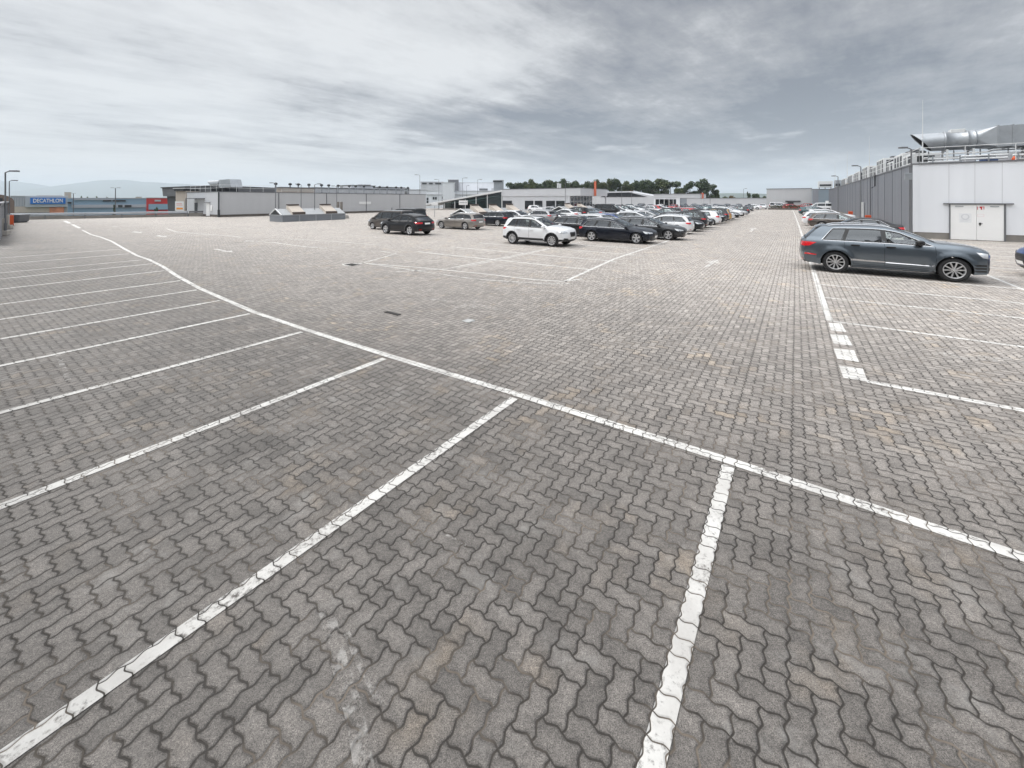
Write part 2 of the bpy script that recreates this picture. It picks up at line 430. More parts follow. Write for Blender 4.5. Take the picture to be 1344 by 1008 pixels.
        e1 = [e for e in E[int(len(E)*0.7):] if e[1] < c]; rx_ = min(e[0] for e in e1)
        sidepart(tb, [(rx_+0.02, sill+0.08), (wx[1]-RA-0.05, sill+0.03), (wx[1]-RA-0.06, c+.04), (rx_+0.01, c+.04)], 0.005)
    else:
        sidepart(tb, [(sx0, sill), (sx1, sill), (sx1, sill+0.05), (sx0, sill+0.05)], 0.004)
    if T.get('moulding'):
        z = sill+0.19; sidepart(tb, [(sx0-0.02, z+0.02), (sx1, z-0.005), (sx1, z+0.025), (sx0-0.05, z+0.085)], 0.010, 1)
    tb.obj('sill_trim', tm, root, fix=True)
    hb = MB()
    for sg in (1, -1):
        for hx in (bx+0.16, rd[0]+0.30 if rd[0] < bx-0.5 else bx-0.5):
            z = bl(hx)-0.11; y = Yf(hx, z)
            hb.cbox(hx-0.12, hx+0.12, sg*(y+0.035)-0.016, sg*(y+0.035)+0.016, z-0.02, z+0.025, 0.012)
            hb.box(hx-0.09, hx-0.06, min(sg*y, sg*(y+0.03)), max(sg*y, sg*(y+0.03)), z-0.008, z+0.012); hb.box(hx+0.06, hx+0.09, min(sg*y, sg*(y+0.03)), max(sg*y, sg*(y+0.03)), z-0.008, z+0.012)
    hb.obj('door_handle', [M_SEAL if T.get('darkhandle') else P0], root)
    # mirrors
    for sg in (1, -1):
        mb = MB(); k_ = T.get('mirs', 1.0); mx = T['win'][0][0]+T.get('mirx', -0.12); mz = interp(belt, mx)+0.09; y = Yf(mx, mz-0.06)
        bm = bmesh.new(); bmesh.ops.create_uvsphere(bm, u_segments=14, v_segments=10, radius=1)
        vv = []
        for v in bm.verts:
            x, yy, z = v.co; sq = lambda a: math.copysign(abs(a)**0.7, a)
            vv.append((mx+0.02+sq(x)*(0.10 if x > 0 else 0.05)*k_, sg*(y+0.16+sq(yy)*0.125), mz+sq(z)*0.085*(1-0.15*yy*sg)))
        bm.verts.index_update(); mb.add(vv, [[v.index for v in f.verts] for f in bm.faces], 0, True); bm.free()
        mb.box(mx-0.03, mx+0.03, min(sg*(y-0.03), sg*(y+0.1)), max(sg*(y-0.03), sg*(y+0.1)), mz-0.075, mz-0.04, 1)
        mb.obj('wing_mirror', [M_SEAL if T.get('darkhandle') else P0, M_SEAL], root)
    # roof rails
    if T.get('rails', True):
        for sg in (1, -1):
            x0, x1 = T['railx']; pts = []
            for i in range(9):
                x = x0+(x1-x0)*i/8; z = ztop(x); pts.append((x, sg*(Yf(x, z)-0.05), z+(0.03 if i in (0, 8) else 0.065)))
            rb = MB(); rb.tube(pts, 0.017, 8); rb.obj('roof_rail', [M_CHROME if T.get('chrome', True) else M_SEAL], root)
    # front and rear details through the fascia surface
    def fmap(front, off):
        n = len(S); idx = range(0, T['nf']*NS+1) if front else range(T['nr']*NS, n)
        arr = sorted((S[i][1], S[i][0], S[i][2], We[i]) for i in idx)
        zx = [(a[0], a[1]) for a in arr]; zd = [(a[0], a[2]) for a in arr]; zw = [(a[0], a[3]) for a in arr]
        def f(y, z):
            x = interp(zx, z); d = interp(zd, z); w = interp(zw, z); q = min(1.0, abs(y/w)); s_ = 1 if front else -1
            return (x-s_*d*q**3+s_*off, y, z)
        return f, (lambda z: interp(zw, z)), (lambda y, z: f(y, z)[0])
    ff, fw, fxx = fmap(True, 0.008); rf, rw, rxx = fmap(False, 0.008)
    def fpart(b, poly, front=True, mi=0, mirror=True, off=None):
        f = ff if front else rf
        if off is not None: f = fmap(front, off)[0]
        for sg in ((1, -1) if mirror else (1,)):
            v, t = patch([(p[0]*sg, p[1]) for p in poly], f, 0.06); b.add(v, [q[::-1] for q in t] if front is False else t, mi, True)
    for sg in (1, -1):
        b = MB(); hz0, hz1, hy = T['head']; w = fw((hz0+hz1)/2)
        f = ff; v, t = patch([(sg*hy, hz0+0.03), (sg*w*0.99, hz0), (sg*w*0.99, hz1), (sg*(hy+0.05), hz1-0.04)], f, 0.05); b.add(v, t, 0, True)
        xe = fxx(w*.99, hz1); xb = fxx(w*.99, hz0)
        sidepart(b, [(xb-0.0, hz0), (xe+0.0, hz1), (xe-0.26, hz1+0.035), (xe-0.12, hz0+0.02)], 0.006, 0, (sg,))
        b.obj('headlight', [M_LAMP], root)
        b = MB(); tz0, tz1, ty = T['tail']; w = rw((tz0+tz1)/2)
        v, t = patch([(sg*ty, tz0+0.01), (sg*w*0.99, tz0), (sg*w*0.99, tz1), (sg*ty, tz1-0.01)], rf, 0.05); b.add(v, t, 0, True)
        xe = rxx(w*.99, tz1); xb = rxx(w*.99, tz0)
        sidepart(b, [(xb, tz0), (xe, tz1), (xe+T.get('taillen', 0.22), tz1-0.015), (xe+0.14, tz0+0.02)], 0.006, 0, (sg,))
        b.obj('tail_light', [M_RED], root)
    gz0, gz1, gy = T['grille']
    b = MB(); fpart(b, [(-gy*0.8, gz0), (gy*0.8, gz0), (gy, gz1-0.05), (gy*0.9, gz1), (-gy*0.9, gz1), (-gy, gz1-0.05)], True, 0, False)
    for i in range(5):
        z = gz0+(gz1-gz0)*(i+0.7)/6; fpart(b, [(-gy*0.88, z), (gy*0.88, z), (gy*0.88, z+0.012), (-gy*0.88, z+0.012)], True, 1, False, 0.014)
    b.obj('grille', [M_SEAL, M_CHROME if T.get('chrome', True) else M_PLAST], root)
    b = MB(); fpart(b, [(0.42*W/0.9, 0.30), (W*0.86, 0.33), (W*0.84, 0.50), (0.5*W, 0.46)], True, 0, True)
    b.obj('air_intake', [M_SEAL], root)
    b = MB(); pz = T.get('pf', 0.45); fpart(b, [(-0.26, pz), (0.26, pz), (0.26, pz+0.115), (-0.26, pz+0.115)], True, 0, False, 0.02); b.obj('number_plate', [M_PLATE], root)
    b = MB(); pz = T['pr']; fpart(b, [(-0.26, pz), (0.26, pz), (0.26, pz+0.115), (-0.26, pz+0.115)], False, 0, False, 0.012); b.obj('number_plate', [M_PLATE], root)
    b = MB(); fpart(b, [(0.55*W, zb0+0.16), (0.80*W, zb0+0.16), (0.80*W, zb0+0.20), (0.55*W, zb0+0.20)], False, 0, True); 
    if T.get('lower_dark'):
        xr_ = rxx(rw(.62)*.99, .62); sidepart(b, [(xr_+.02, .60), (xr_+.03, .665), (xr_+.38, .625), (xr_+.36, .59)], 0.006)
    b.obj('rear_reflector', [M_RED], root)
    if T.get('lower_dark'):
        xf_ = fxx(fw(.5)*.99, .5)
        for z_ in (.36, .45, .54):
            for sg in (1, -1):
                b = MB(); sidepart(b, [(xf_-.01, z_), (xf_-.01, z_+.055), (xf_-.30, z_+.045), (xf_-.24, z_)], 0.006, 0, (sg,)); b.obj('bumper_slat', [M_SEAL], root)
    # spoiler lip
    i = r0; p = S[i]; sb = MB()
    if T.get('spoiler', True):
        a = [CP(i-2, v, 0.012) for v in V[1:-1]]; c = [(q[0]-0.10, q[1]*0.98, q[2]-0.03) for q in [CP(i, v, 0.02) for v in V[1:-1]]]; d = [(q[0], q[1], q[2]-0.045) for q in c]; k = len(a)
        e = [CP(i+1, v, -0.002) for v in V[1:-1]]
        sb.add(a+c+d+e, [(r*k+q, r*k+q+1, (r+1)*k+q+1, (r+1)*k+q) for r in range(3) for q in range(k-1)], 0, True); sb.obj('spoiler', [P0], root)
    # cabin
    ib = MB(); x0 = T['win'][0][0]-0.35; W2 = W-0.32; zb = interp(belt, 0)
    for row, xs in enumerate((x0-0.55, x0-1.45)):
        for sg in (1, -1):
            y = sg*W2*0.55; ib.cbox(xs-0.25, xs+0.27, y-0.24, y+0.24, 0.42, 0.62, 0.04); ib.cbox(xs-0.42, xs-0.24, y-0.23, y+0.23, 0.5, zb+0.08, 0.05); ib.cbox(xs-0.42, xs-0.30, y-0.12, y+0.12, zb+0.12, zb+0.30, 0.04)
    ib.cbox(x0+0.25, x0+0.75, -W2, W2, 0.5, zb-0.02, 0.08)
    ib.lathe([(0.18+0.018*math.cos(a), 0.018*math.sin(a)) for a in [2*math.pi*q/8 for q in range(9)]], 20, 'x', o=(x0+0.16, W2*0.55, zb+0.0))
    ib.obj('interior', [M_INT], root)
    for xw in wx:
        for sg in (1, -1): make_wheel(RW, 0.235 if RW > .34 else .215, T['rim'], root, xw, sg*(W-0.012))
    return root

TY = {}
TY['suv_large'] = dict(L=4.95, H=1.68, W=0.985, R=0.375, fx=1.50, rx=-1.445, sill=0.27, low=0.24, tum=0.40, flare=0.032, dark=0.34, arch=0.055, mirx=-0.36, mirs=1.45, lower_dark=True,
    prof=[(2.26, .24, .08), (2.35, .33, .14), (2.395, .50, .20), (2.405, .72, .20), (2.385, .90, .16), (2.30, 1.02, .10), (2.02, 1.12, .06), (1.58, 1.185, .05), (1.12, 1.235, .05), (.70, 1.44, .06), (.22, 1.605, .055), (-.25, 1.685, .05), (-1.0, 1.695, .05), (-1.60, 1.67, .05), (-1.93, 1.63, .05), (-2.37, 1.20, .09), (-2.46, 1.09, .13), (-2.50, .85, .16), (-2.515, .62, .16), (-2.48, .42, .14), (-2.37, .27, .10)],
    ws=(8, 10), rg=(14, 15), belt=[(-2.5, 1.13), (-1.9, 1.145), (0, 1.12), (1.1, 1.085), (1.6, 1.06), (2.3, .99), (2.6, .95)],
    win=[(1.02, -.10, .26, -.12), (-.18, -1.20, -.20, -1.06), (-1.27, -1.80, -1.13, -1.52)], rear_door=(-1.20, -.98), rail=0.075, railx=(.15, -1.65),
    head=(.78, .93, .46), tail=(.90, 1.07, .50), taillen=0.36, grille=(.42, .86, .38), pr=.62, pf=.44, nf=6, nr=15, rim='double5', moulding=True, darkhandle=True)
TY['suv_small'] = dict(L=4.36, H=1.60, W=0.92, R=0.345, fx=1.32, rx=-1.31, sill=0.27, low=0.24, tum=0.36, flare=0.02, dark=0.40, clad=0.43,
    prof=[(2.02, .26, .08), (2.12, .36, .14), (2.17, .52, .20), (2.18, .70, .24), (2.13, .86, .22), (2.00, .98, .12), (1.72, 1.05, .07), (1.35, 1.095, .06), (.98, 1.135, .05), (.55, 1.36, .07), (.12, 1.53, .06), (-.30, 1.59, .055), (-.9, 1.595, .055), (-1.45, 1.565, .055), (-1.80, 1.51, .05), (-2.04, 1.13, .10), (-2.10, 1.02, .13), (-2.14, .84, .16), (-2.18, .62, .16), (-2.16, .44, .14), (-2.06, .30, .10)],
    ws=(8, 10), rg=(14, 15), belt=[(-2.2, 1.06), (-1.5, 1.04), (0, 1.005), (1.0, .985), (1.5, .98), (2.2, .93)],
    win=[(.92, -.12, .12, -.14), (-.20, -1.12, -.22, -1.00), (-1.18, -1.72, -1.06, -1.40)], rear_door=(-1.16, -.93), rail=0.065, railx=(.05, -1.55), chrome=False,
    head=(.74, .88, .50), tail=(.86, .99, .58), taillen=0.26, grille=(.55, .80, .33), pr=.78, pf=.42, nf=6, nr=15, rim='ten', clear=True)
TY['coupe_suv'] = dict(L=4.50, H=1.56, W=0.925, R=0.365, fx=1.38, rx=-1.30, sill=0.27, low=0.24, tum=0.38, flare=0.03, dark=0.36, clad=0.36,
    prof=[(2.08, .25, .08), (2.18, .35, .14), (2.24, .52, .20), (2.25, .70, .22), (2.20, .85, .20), (2.06, .97, .12), (1.78, 1.04, .07), (1.42, 1.08, .06), (1.02, 1.12, .05), (.60, 1.34, .07), (.18, 1.49, .06), (-.25, 1.55, .055), (-.75, 1.545, .055), (-1.25, 1.47, .055), (-1.58, 1.38, .05), (-2.08, 1.10, .08), (-2.17, 1.02, .12), (-2.22, .84, .17), (-2.25, .62, .17), (-2.22, .44, .14), (-2.12, .28, .10)],
    ws=(8, 10), rg=(14, 15), belt=[(-2.2, 1.03), (-1.2, 1.03), (0, 1.0), (1.0, .98), (1.5, .96), (2.2, .92)],
    win=[(.95, -.12, .16, -.14), (-.20, -1.10, -.22, -.92), (-1.16, -1.55, -1.02, -1.20)], rear_door=(-1.14, -.92), rail=0.08, railx=(.05, -1.2), chrome=False,
    head=(.74, .86, .52), tail=(.84, .97, .45), taillen=0.30, grille=(.40, .78, .36), pr=.80, pf=.42, nf=6, nr=16, rim='star')
TY['estate'] = dict(L=4.75, H=1.45, W=0.915, R=0.335, fx=1.47, rx=-1.34, sill=0.20, low=0.18, tum=0.38, flare=0.018, dark=0.24,
    prof=[(2.22, .18, .08), (2.32, .28, .14), (2.37, .44, .22), (2.365, .58, .24), (2.30, .71, .20), (2.14, .81, .12), (1.88, .875, .07), (1.45, .93, .06), (1.02, .975, .05), (.55, 1.20, .07), (.06, 1.37, .06), (-.35, 1.435, .055), (-1.0, 1.445, .055), (-1.6, 1.405, .055), (-1.98, 1.345, .05), (-2.24, 1.00, .09), (-2.31, .91, .13), (-2.355, .74, .17), (-2.375, .55, .17), (-2.35, .38, .14), (-2.24, .22, .10)],
    ws=(8, 10), rg=(14, 15), belt=[(-2.3, .93), (-1.5, .925), (0, .895), (1.0, .865), (1.5, .85), (2.3, .76)],
    win=[(.95, -.14, .05, -.16), (-.22, -1.16, -.24, -1.00), (-1.22, -2.0, -1.06, -1.68)], rear_door=(-1.18, -.95), rail=0.075, railx=(.0, -1.75),
    head=(.60, .72, .45), tail=(.76, .90, .55), taillen=0.26, grille=(.32, .68, .36), pr=.62, pf=.36, nf=6, nr=15, rim='star')
TY['hatchback'] = dict(L=4.22, H=1.47, W=0.895, R=0.32, fx=1.30, rx=-1.32, sill=0.20, low=0.18, tum=0.38, flare=0.015, dark=0.24,
    prof=[(1.96, .18, .08), (2.05, .28, .14), (2.105, .44, .22), (2.10, .60, .24), (2.05, .74, .20), (1.92, .85, .12), (1.66, .92, .07), (1.32, .97, .06), (1.0, 1.01, .05), (.58, 1.24, .07), (.15, 1.40, .06), (-.25, 1.465, .055), (-.8, 1.47, .055), (-1.35, 1.435, .055), (-1.70, 1.38, .05), (-1.95, 1.02, .09), (-2.01, .93, .13), (-2.06, .76, .17), (-2.105, .55, .17), (-2.08, .38, .14), (-1.98, .22, .10)],
    ws=(8, 10), rg=(14, 15), belt=[(-2.3, .96), (-1.3, .95), (0, .92), (1.0, .89), (1.5, .87), (2.3, .80)],
    win=[(.92, -.14, .14, -.16), (-.22, -1.22, -.24, -1.06)], rear_door=(-1.20, -.95), rail=0.075, rails=False, railx=(0, -1), chrome=False,
    head=(.62, .76, .50), tail=(.80, .96, .52), taillen=0.20, grille=(.55, .66, .40), pr=.55, pf=.38, nf=6, nr=15, rim='cover', clear=True)
TY['saloon'] = dict(L=4.70, H=1.43, W=0.915, R=0.335, fx=1.45, rx=-1.36, sill=0.20, low=0.18, tum=0.38, flare=0.018, dark=0.24,
    prof=[(2.20, .18, .08), (2.29, .28, .14), (2.345, .44, .22), (2.34, .58, .24), (2.28, .71, .20), (2.12, .82, .12), (1.85, .89, .07), (1.42, .95, .06), (1.0, .99, .05), (.55, 1.21, .07), (.08, 1.37, .06), (-.30, 1.425, .055), (-.65, 1.425, .055), (-1.0, 1.38, .055), (-1.2, 1.33, .055), (-1.85, 1.06, .06), (-2.22, 1.00, .08), (-2.31, .86, .14), (-2.345, .62, .17), (-2.32, .40, .14), (-2.22, .24, .10)],
    ws=(8, 10), rg=(14, 15), belt=[(-2.3, .95), (-1.5, .95), (0, .91), (1.0, .88), (1.5, .86), (2.3, .78)],
    win=[(.93, -.14, .06, -.16), (-.22, -1.10, -.24, -.92), (-1.16, -1.50, -1.0, -1.12)], rear_door=(-1.14, -.93), rail=0.075, rails=False, railx=(0, -1), spoiler=False,
    head=(.62, .74, .45), tail=(.76, .90, .50), taillen=0.26, grille=(.34, .68, .34), pr=.58, pf=.36, nf=6, nr=16, rim='star')
TY['people_carrier'] = dict(L=4.95, H=1.92, W=0.96, R=0.345, fx=1.55, rx=-1.55, sill=0.26, low=0.22, tum=0.17, flare=0.015, dark=0.30,
    prof=[(2.32, .22, .08), (2.42, .34, .14), (2.475, .52, .22), (2.47, .72, .24), (2.41, .88, .20), (2.27, 1.00, .12), (2.10, 1.07, .07), (1.85, 1.15, .06), (1.60, 1.23, .05), (1.15, 1.56, .07), (.75, 1.80, .06), (.35, 1.89, .055), (-.6, 1.92, .055), (-1.7, 1.91, .055), (-2.22, 1.86, .05), (-2.40, 1.22, .07), (-2.43, 1.10, .08), (-2.455, .85, .09), (-2.475, .62, .10), (-2.45, .42, .10), (-2.36, .26, .08)],
    ws=(8, 10), rg=(14, 15), belt=[(-2.5, 1.14), (-.5, 1.12), (1.0, 1.06), (1.6, 1.03), (2.3, .97)],
    win=[(1.42, .42, .72, .40), (.34, -1.02, .34, -1.02), (-1.10, -2.22, -1.10, -2.10)], rear_door=(-1.06, -1.06), rail=0.13, rails=False, railx=(0, -1), chrome=False, spoiler=False,
    head=(.78, .96, .50), tail=(.86, 1.22, .76), taillen=0.10, grille=(.66, .80, .42), pr=.66, pf=.42, nf=6, nr=15, rim='star')
NAMES = dict(suv_large='parked_suv', suv_small='parked_suv', coupe_suv='parked_suv', estate='parked_estate_car', hatchback='parked_hatchback', saloon='parked_saloon', people_carrier='parked_minivan')
CATS = dict(suv_large='SUV', suv_small='SUV', coupe_suv='SUV', estate='estate car', hatchback='hatchback', saloon='saloon car', people_carrier='minivan')
PC = dict(white=paint('paint_white', (0.72, 0.73, 0.74), 0.0), black=paint('paint_black', (0.008, 0.008, 0.01), 0.2), navy=paint('paint_navy', (0.008, 0.011, 0.02), 0.3),
    grey=paint('paint_grey_blue', (0.125, 0.15, 0.175), 0.75), silver=paint('paint_silver', (0.42, 0.42, 0.43), 0.6), beige=paint('paint_beige', (0.30, 0.275, 0.25), 0.55),
    brown=paint('paint_brown', (0.085, 0.07, 0.06), 0.5), red=paint('paint_red', (0.38, 0.015, 0.015), 0.1), blue=paint('paint_blue', (0.02, 0.06, 0.22), 0.4),
    teal=paint('paint_teal', (0.03, 0.07, 0.08), 0.4), yellow=paint('paint_yellow', (0.55, 0.30, 0.04), 0.1), darkgrey=paint('paint_dark_grey', (0.03, 0.032, 0.035), 0.4))
PROTO = {}
FARSKIP = ('interior', 'panel_gap', 'door_handle', 'rear_reflector', 'air_intake', 'glass_border', 'window_seal', 'pillar_trim', 'window_trim', 'underbody_')
def place_car(kind, colour, t, s, nose, label, group, sc_=None, far=False, yaw=None):
    """nose: +1 faces the aisle side (+t), -1 away; t, s: centre of the car"""
    if kind not in PROTO: PROTO[kind] = make_car(TY[kind], NAMES[kind])
    pr = PROTO[kind]
    o = copy_tree(pr, None, PC[colour], FARSKIP if far else ())
    p = ST(t, s); o.location = (p.x, p.y, 0)
    base = -YAW if nose > 0 else -YAW+math.pi
    o.rotation_euler = (0, 0, base+(R(yaw) if yaw else 0))
    if sc_: o.scale = sc_
    return tag(o, label, CATS[kind], group)
def drop_protos():
    for r in PROTO.values():
        for ch in list(r.children_recursive): bpy.data.objects.remove(ch, do_unlink=True)
        bpy.data.objects.remove(r, do_unlink=True)
# ---------------------------------------------------------------- ground
def brick_nodes(t):
    pos = t.node('ShaderNodeNewGeometry').outputs['Position']; U = 0.1125
    def dot(v):
        n = t.node('ShaderNodeVectorMath', operation='DOT_PRODUCT'); t.put(n.inputs[0], pos); n.inputs[1].default_value = v; return n.outputs['Value']
    tt = dot((E2[0], E2[1], 0)); sx = dot((E1[0], E1[1], 0))
    wob = t.comb(tt, sx, 0.0)
    a = t.m('ADD', t.m('DIVIDE', tt, U), 400.33+0.0); b = t.m('ADD', t.m('DIVIDE', sx, U), 400.1)
    jn = t.noise(wob, 9.0, 1); jm = t.noise(t.vm('ADD', wob, (31.0, 7.0, 0)), 9.0, 1)
    a = t.m('MULTIPLY_ADD', t.m('SUBTRACT', jn, 0.5), 0.16, a); b = t.m('MULTIPLY_ADD', t.m('SUBTRACT', jm, 0.5), 0.16, b)
    def wav(x, A):
        s1 = t.m('SINE', t.m('MULTIPLY', x, 2*math.pi)); s3 = t.m('SINE', t.m('MULTIPLY', x, 6*math.pi))
        return t.m('MULTIPLY', t.m('MULTIPLY_ADD', s3, -0.06, s1), A)
    a2 = t.m('SUBTRACT', a, wav(b, 0.078)); b2 = t.m('ADD', b, wav(a, 0.078))
    i = t.m('FLOOR', a2); j = t.m('FLOOR', b2); fa = t.m('SUBTRACT', a2, i); fb = t.m('SUBTRACT', b2, j)
    k = t.m('FLOORED_MODULO', t.m('ADD', t.m('SUBTRACT', i, j), 0.0), 4.0)
    def eq(x, v): return t.m('COMPARE', x, v, 0.3)
    M_, N_ = 5.0, 20.0
    sl = eq(t.m('FLOORED_MODULO', i, M_), 0.0); sr = eq(t.m('FLOORED_MODULO', t.m('ADD', i, 1.0), M_), 0.0)
    sb = eq(t.m('FLOORED_MODULO', j, N_), 0.0); st = eq(t.m('FLOORED_MODULO', t.m('ADD', j, 1.0), N_), 0.0)
    aL = t.m('MULTIPLY', eq(k, 1.0), t.m('SUBTRACT', 1.0, sl)); aR = t.m('MULTIPLY', eq(k, 0.0), t.m('SUBTRACT', 1.0, sr))
    aB = t.m('MULTIPLY', eq(k, 2.0), t.m('SUBTRACT', 1.0, sb)); aT = t.m('MULTIPLY', eq(k, 3.0), t.m('SUBTRACT', 1.0, st))
    d = t.m('MINIMUM', t.m('MINIMUM', t.m('ADD', fa, aL), t.m('ADD', t.m('SUBTRACT', 1.0, fa), aR)), t.m('MINIMUM', t.m('ADD', fb, aB), t.m('ADD', t.m('SUBTRACT', 1.0, fb), aT)))
    wn = t.node('ShaderNodeTexWhiteNoise', noise_dimensions='2D'); t.put(wn.inputs['Vector'], t.comb(t.m('SUBTRACT', i, aL), t.m('SUBTRACT', j, aB)))
    return pos, tt, sx, d, wn.outputs['Value'], t.sep(wn.outputs['Color'])[1]
def paving(name, worn=None):
    """interlocking paving; worn = 0..1 gives the same paving under a coat of white paint with that much wear"""
    m, t, b = newmat(name)
    pos, tt, sx, d, r1, r2 = brick_nodes(t)
    big = t.noise(pos, 0.22, 4, 0.6); mid = t.noise(pos, 1.3, 4, 0.6); pat = t.noise(pos, 6.0, 4, 0.65); fine = t.noise(pos, 48.0, 4, 0.8); agg = t.noise(pos, 170.0, 3, 0.8)
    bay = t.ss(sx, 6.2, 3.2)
    v = t.m('MULTIPLY', t.m('MULTIPLY_ADD', r1, 0.32, 0.84), t.ss(d, 0.05, 0.32, 0.86, 1.05))
    v = t.m('MULTIPLY', v, t.m('MULTIPLY_ADD', fine, 1.9, 0.05)); v = t.m('MULTIPLY', v, t.m('MAXIMUM', t.m('MULTIPLY_ADD', agg, 4.6, -1.3), 0.15))
    v = t.m('MULTIPLY', v, t.m('MULTIPLY_ADD', pat, 1.2, 0.40)); v = t.m('MULTIPLY', v, t.m('MULTIPLY_ADD', mid, 0.45, 0.775)); v = t.m('MULTIPLY', v, t.m('MULTIPLY_ADD', big, 0.4, 0.8))
    oil = t.ss(t.noise(t.vm('ADD', pos, (13, 5, 0)), 0.55, 5, 0.6), 0.52, 0.72)
    v = t.m('MULTIPLY', v, t.m('SUBTRACT', 1.0, t.m('MULTIPLY', t.m('MULTIPLY', oil, bay), 0.30)))
    v = t.m('MULTIPLY', v, t.m('MULTIPLY_ADD', bay, GP['bay'], t.ss(sx, 4.0, 17.0, GP['near'], GP['aisle'])))  # stones paler down the aisle: grazing-light falloff painted into colour; bays also stained
    tan = t.m('MULTIPLY', t.ss(t.m('ADD', r2, t.m('MULTIPLY', pat, 0.6)), 0.7, 1.3), t.ss(t.noise(t.vm('ADD', pos, (3, 9, 0)), 0.9, 3, 0.6), 0.50, 0.68))
    ch = t.mix(tan, (1.035, 0.945, 0.86, 1), (1.30, 1.09, 0.87, 1))
    col = t.vm('MULTIPLY', ch, t.comb(v, v, v))
    # pale worn film on some stones
    pale = t.m('MULTIPLY', t.ss(t.noise(t.vm('MULTIPLY', pos, (1.0, 1.0, 1.0)), 2.4, 5, 0.7), 0.54, 0.72), t.m('MULTIPLY_ADD', bay, 0.26, 0.10))
    col = t.mix(pale, col, (0.36, 0.35, 0.33, 1))
    jointc = t.mix(t.ss(t.noise(pos, 1.7, 3, 0.6), 0.48, 0.66), (0.030, 0.025, 0.020, 1), (0.17, 0.14, 0.11, 1))
    jm = t.ss(t.m('MULTIPLY_ADD', t.m('SUBTRACT', t.noise(pos, 45.0, 2), 0.5), 0.06, d), 0.022, 0.070)
    col = t.mix(jm, jointc, col)
    rough = 0.62
    if worn is not None:
        w = t.m('ADD', t.m('MULTIPLY', t.noise(pos, 28.0, 5, 0.75), 0.6), t.m('MULTIPLY', t.noise(pos, 3.0, 3, 0.6), 0.4))
        msk = t.m('MULTIPLY', t.ss(w, 0.32+worn*0.25, 0.46+worn*0.30), t.ss(d, 0.022, 0.045)) if worn < 0.9 else t.m('MULTIPLY', t.ss(t.noise(pos, 9.0, 5, 0.7), 0.48, 0.62), 0.36)
        pc = t.mix(t.ss(mid, 0.4, 0.65), (0.70, 0.69, 0.66, 1), (0.54, 0.525, 0.50, 1))
        pc = t.vm('MULTIPLY', pc, t.comb(*[t.m('MULTIPLY_ADD', fine, 0.25, 0.87)]*3))
        col = t.mix(t.m('MULTIPLY', msk, 0.94), col, pc)
    t.put(b.inputs['Base Color'], col); b.inputs['Roughness'].default_value = rough; b.inputs['Specular IOR Level'].default_value = 0.45
    h = t.m('ADD', t.m('MULTIPLY', t.ss(d, 0.0, 0.13), 0.007), t.m('ADD', t.m('MULTIPLY', fine, 0.0012), t.m('MULTIPLY', r2, 0.0010)))
    bn = t.node('ShaderNodeBump'); bn.inputs['Strength'].default_value = 0.8; bn.inputs['Distance'].default_value = 1.0
    t.put(bn.inputs['Height'], h); t.l.new(bn.outputs[0], b.inputs['Normal'])
    return m
GP = dict(bay=-0.060, near=0.205, aisle=0.37)  # bay staining, then near and far ends of the painted light ramp
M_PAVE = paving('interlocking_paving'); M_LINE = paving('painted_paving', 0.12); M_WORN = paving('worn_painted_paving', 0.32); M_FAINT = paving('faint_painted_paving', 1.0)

LW0, LW1, LW2 = Vector((-38.6, 29.9, 0)), Vector((-64.5, 52.0, 0)), Vector((-50.0, 63.4, 0))
deck = [ST(65, -14), ST(65, 160), ST(-92, 160), ST(-88, 40), LW2+Vector((0, 0.3, 0)), LW1+Vector((-.3, .3, 0)), LW0+Vector((-0.3, -.3, 0)), ST(-36, -3), ST(-36, -14)]
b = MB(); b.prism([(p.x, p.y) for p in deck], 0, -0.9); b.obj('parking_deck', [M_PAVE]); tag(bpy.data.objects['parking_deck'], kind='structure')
m, t, bb = newmat('far_ground'); g = t.node('ShaderNodeNewGeometry').outputs['Position']
t.put(bb.inputs['Base Color'], t.mix(t.ss(t.noise(g, 0.01, 5, 0.6), 0.42, 0.6), (0.05, 0.07, 0.03, 1), (0.14, 0.13, 0.11, 1))); bb.inputs['Roughness'].default_value = 0.95
b = MB(); b.add([(-14000, -3000, -7.5), (14000, -3000, -7.5), (14000, 14000, -7.5), (-14000, 14000, -7.5)], [(0, 1, 2, 3)]); tag(b.obj('terrain', [m]), kind='structure')

def strip(bm_, pts, w, z=0.004):
    pts = [Vector((p[0], p[1], 0)) for p in pts]; L_, R_ = [], []
    for i, p in enumerate(pts):
        d = (pts[min(i+1, len(pts)-1)]-pts[max(i-1, 0)]).normalized(); n = Vector((-d.y, d.x, 0))
        L_.append((p.x+n.x*w/2, p.y+n.y*w/2, z)); R_.append((p.x-n.x*w/2, p.y-n.y*w/2, z))
    k = len(pts); bm_.add(L_+R_, [(k+i, k+i+1, i+1, i) for i in range(k-1)])
def quad(bm_, pts, z=0.004): bm_.add([(p[0], p[1], z) for p in pts], [tuple(range(len(pts)))])
lm = MB()
main = [G(1700, 847.5), G(1344, 732), G(957, 605), G(680, 518), G(510, 467), G(402, 433), G(333, 409.5), G(262, 378.5), G(232, 362), G(214, 350), G(196, 341), G(180, 335.5), G(163, 326.5), G(147, 317), G(133, 311.5), G(120, 308), G(108, 302)]
strip(lm, main, 0.12)
strip(lm, [G(104.5, 299.5), G(95, 294.6)], 0.25); strip(lm, [G(92, 293.3), G(84.5, 289.8)], 0.3)
for (u, v) in ((957, 607), (679, 520), (509, 469), (401, 434.5), (332, 411), (292, 394), (262, 380), (240, 368), (219, 355), (203, 346), (188, 341), (172, 333), (160, 327)):
    p = G(u, v); q = p-Vector((E1[0], E1[1], 0))*5.2; strip(lm, [p-Vector((E1[0], E1[1], 0))*0.07, q], 0.11, 0.008 if False else 0.0045)
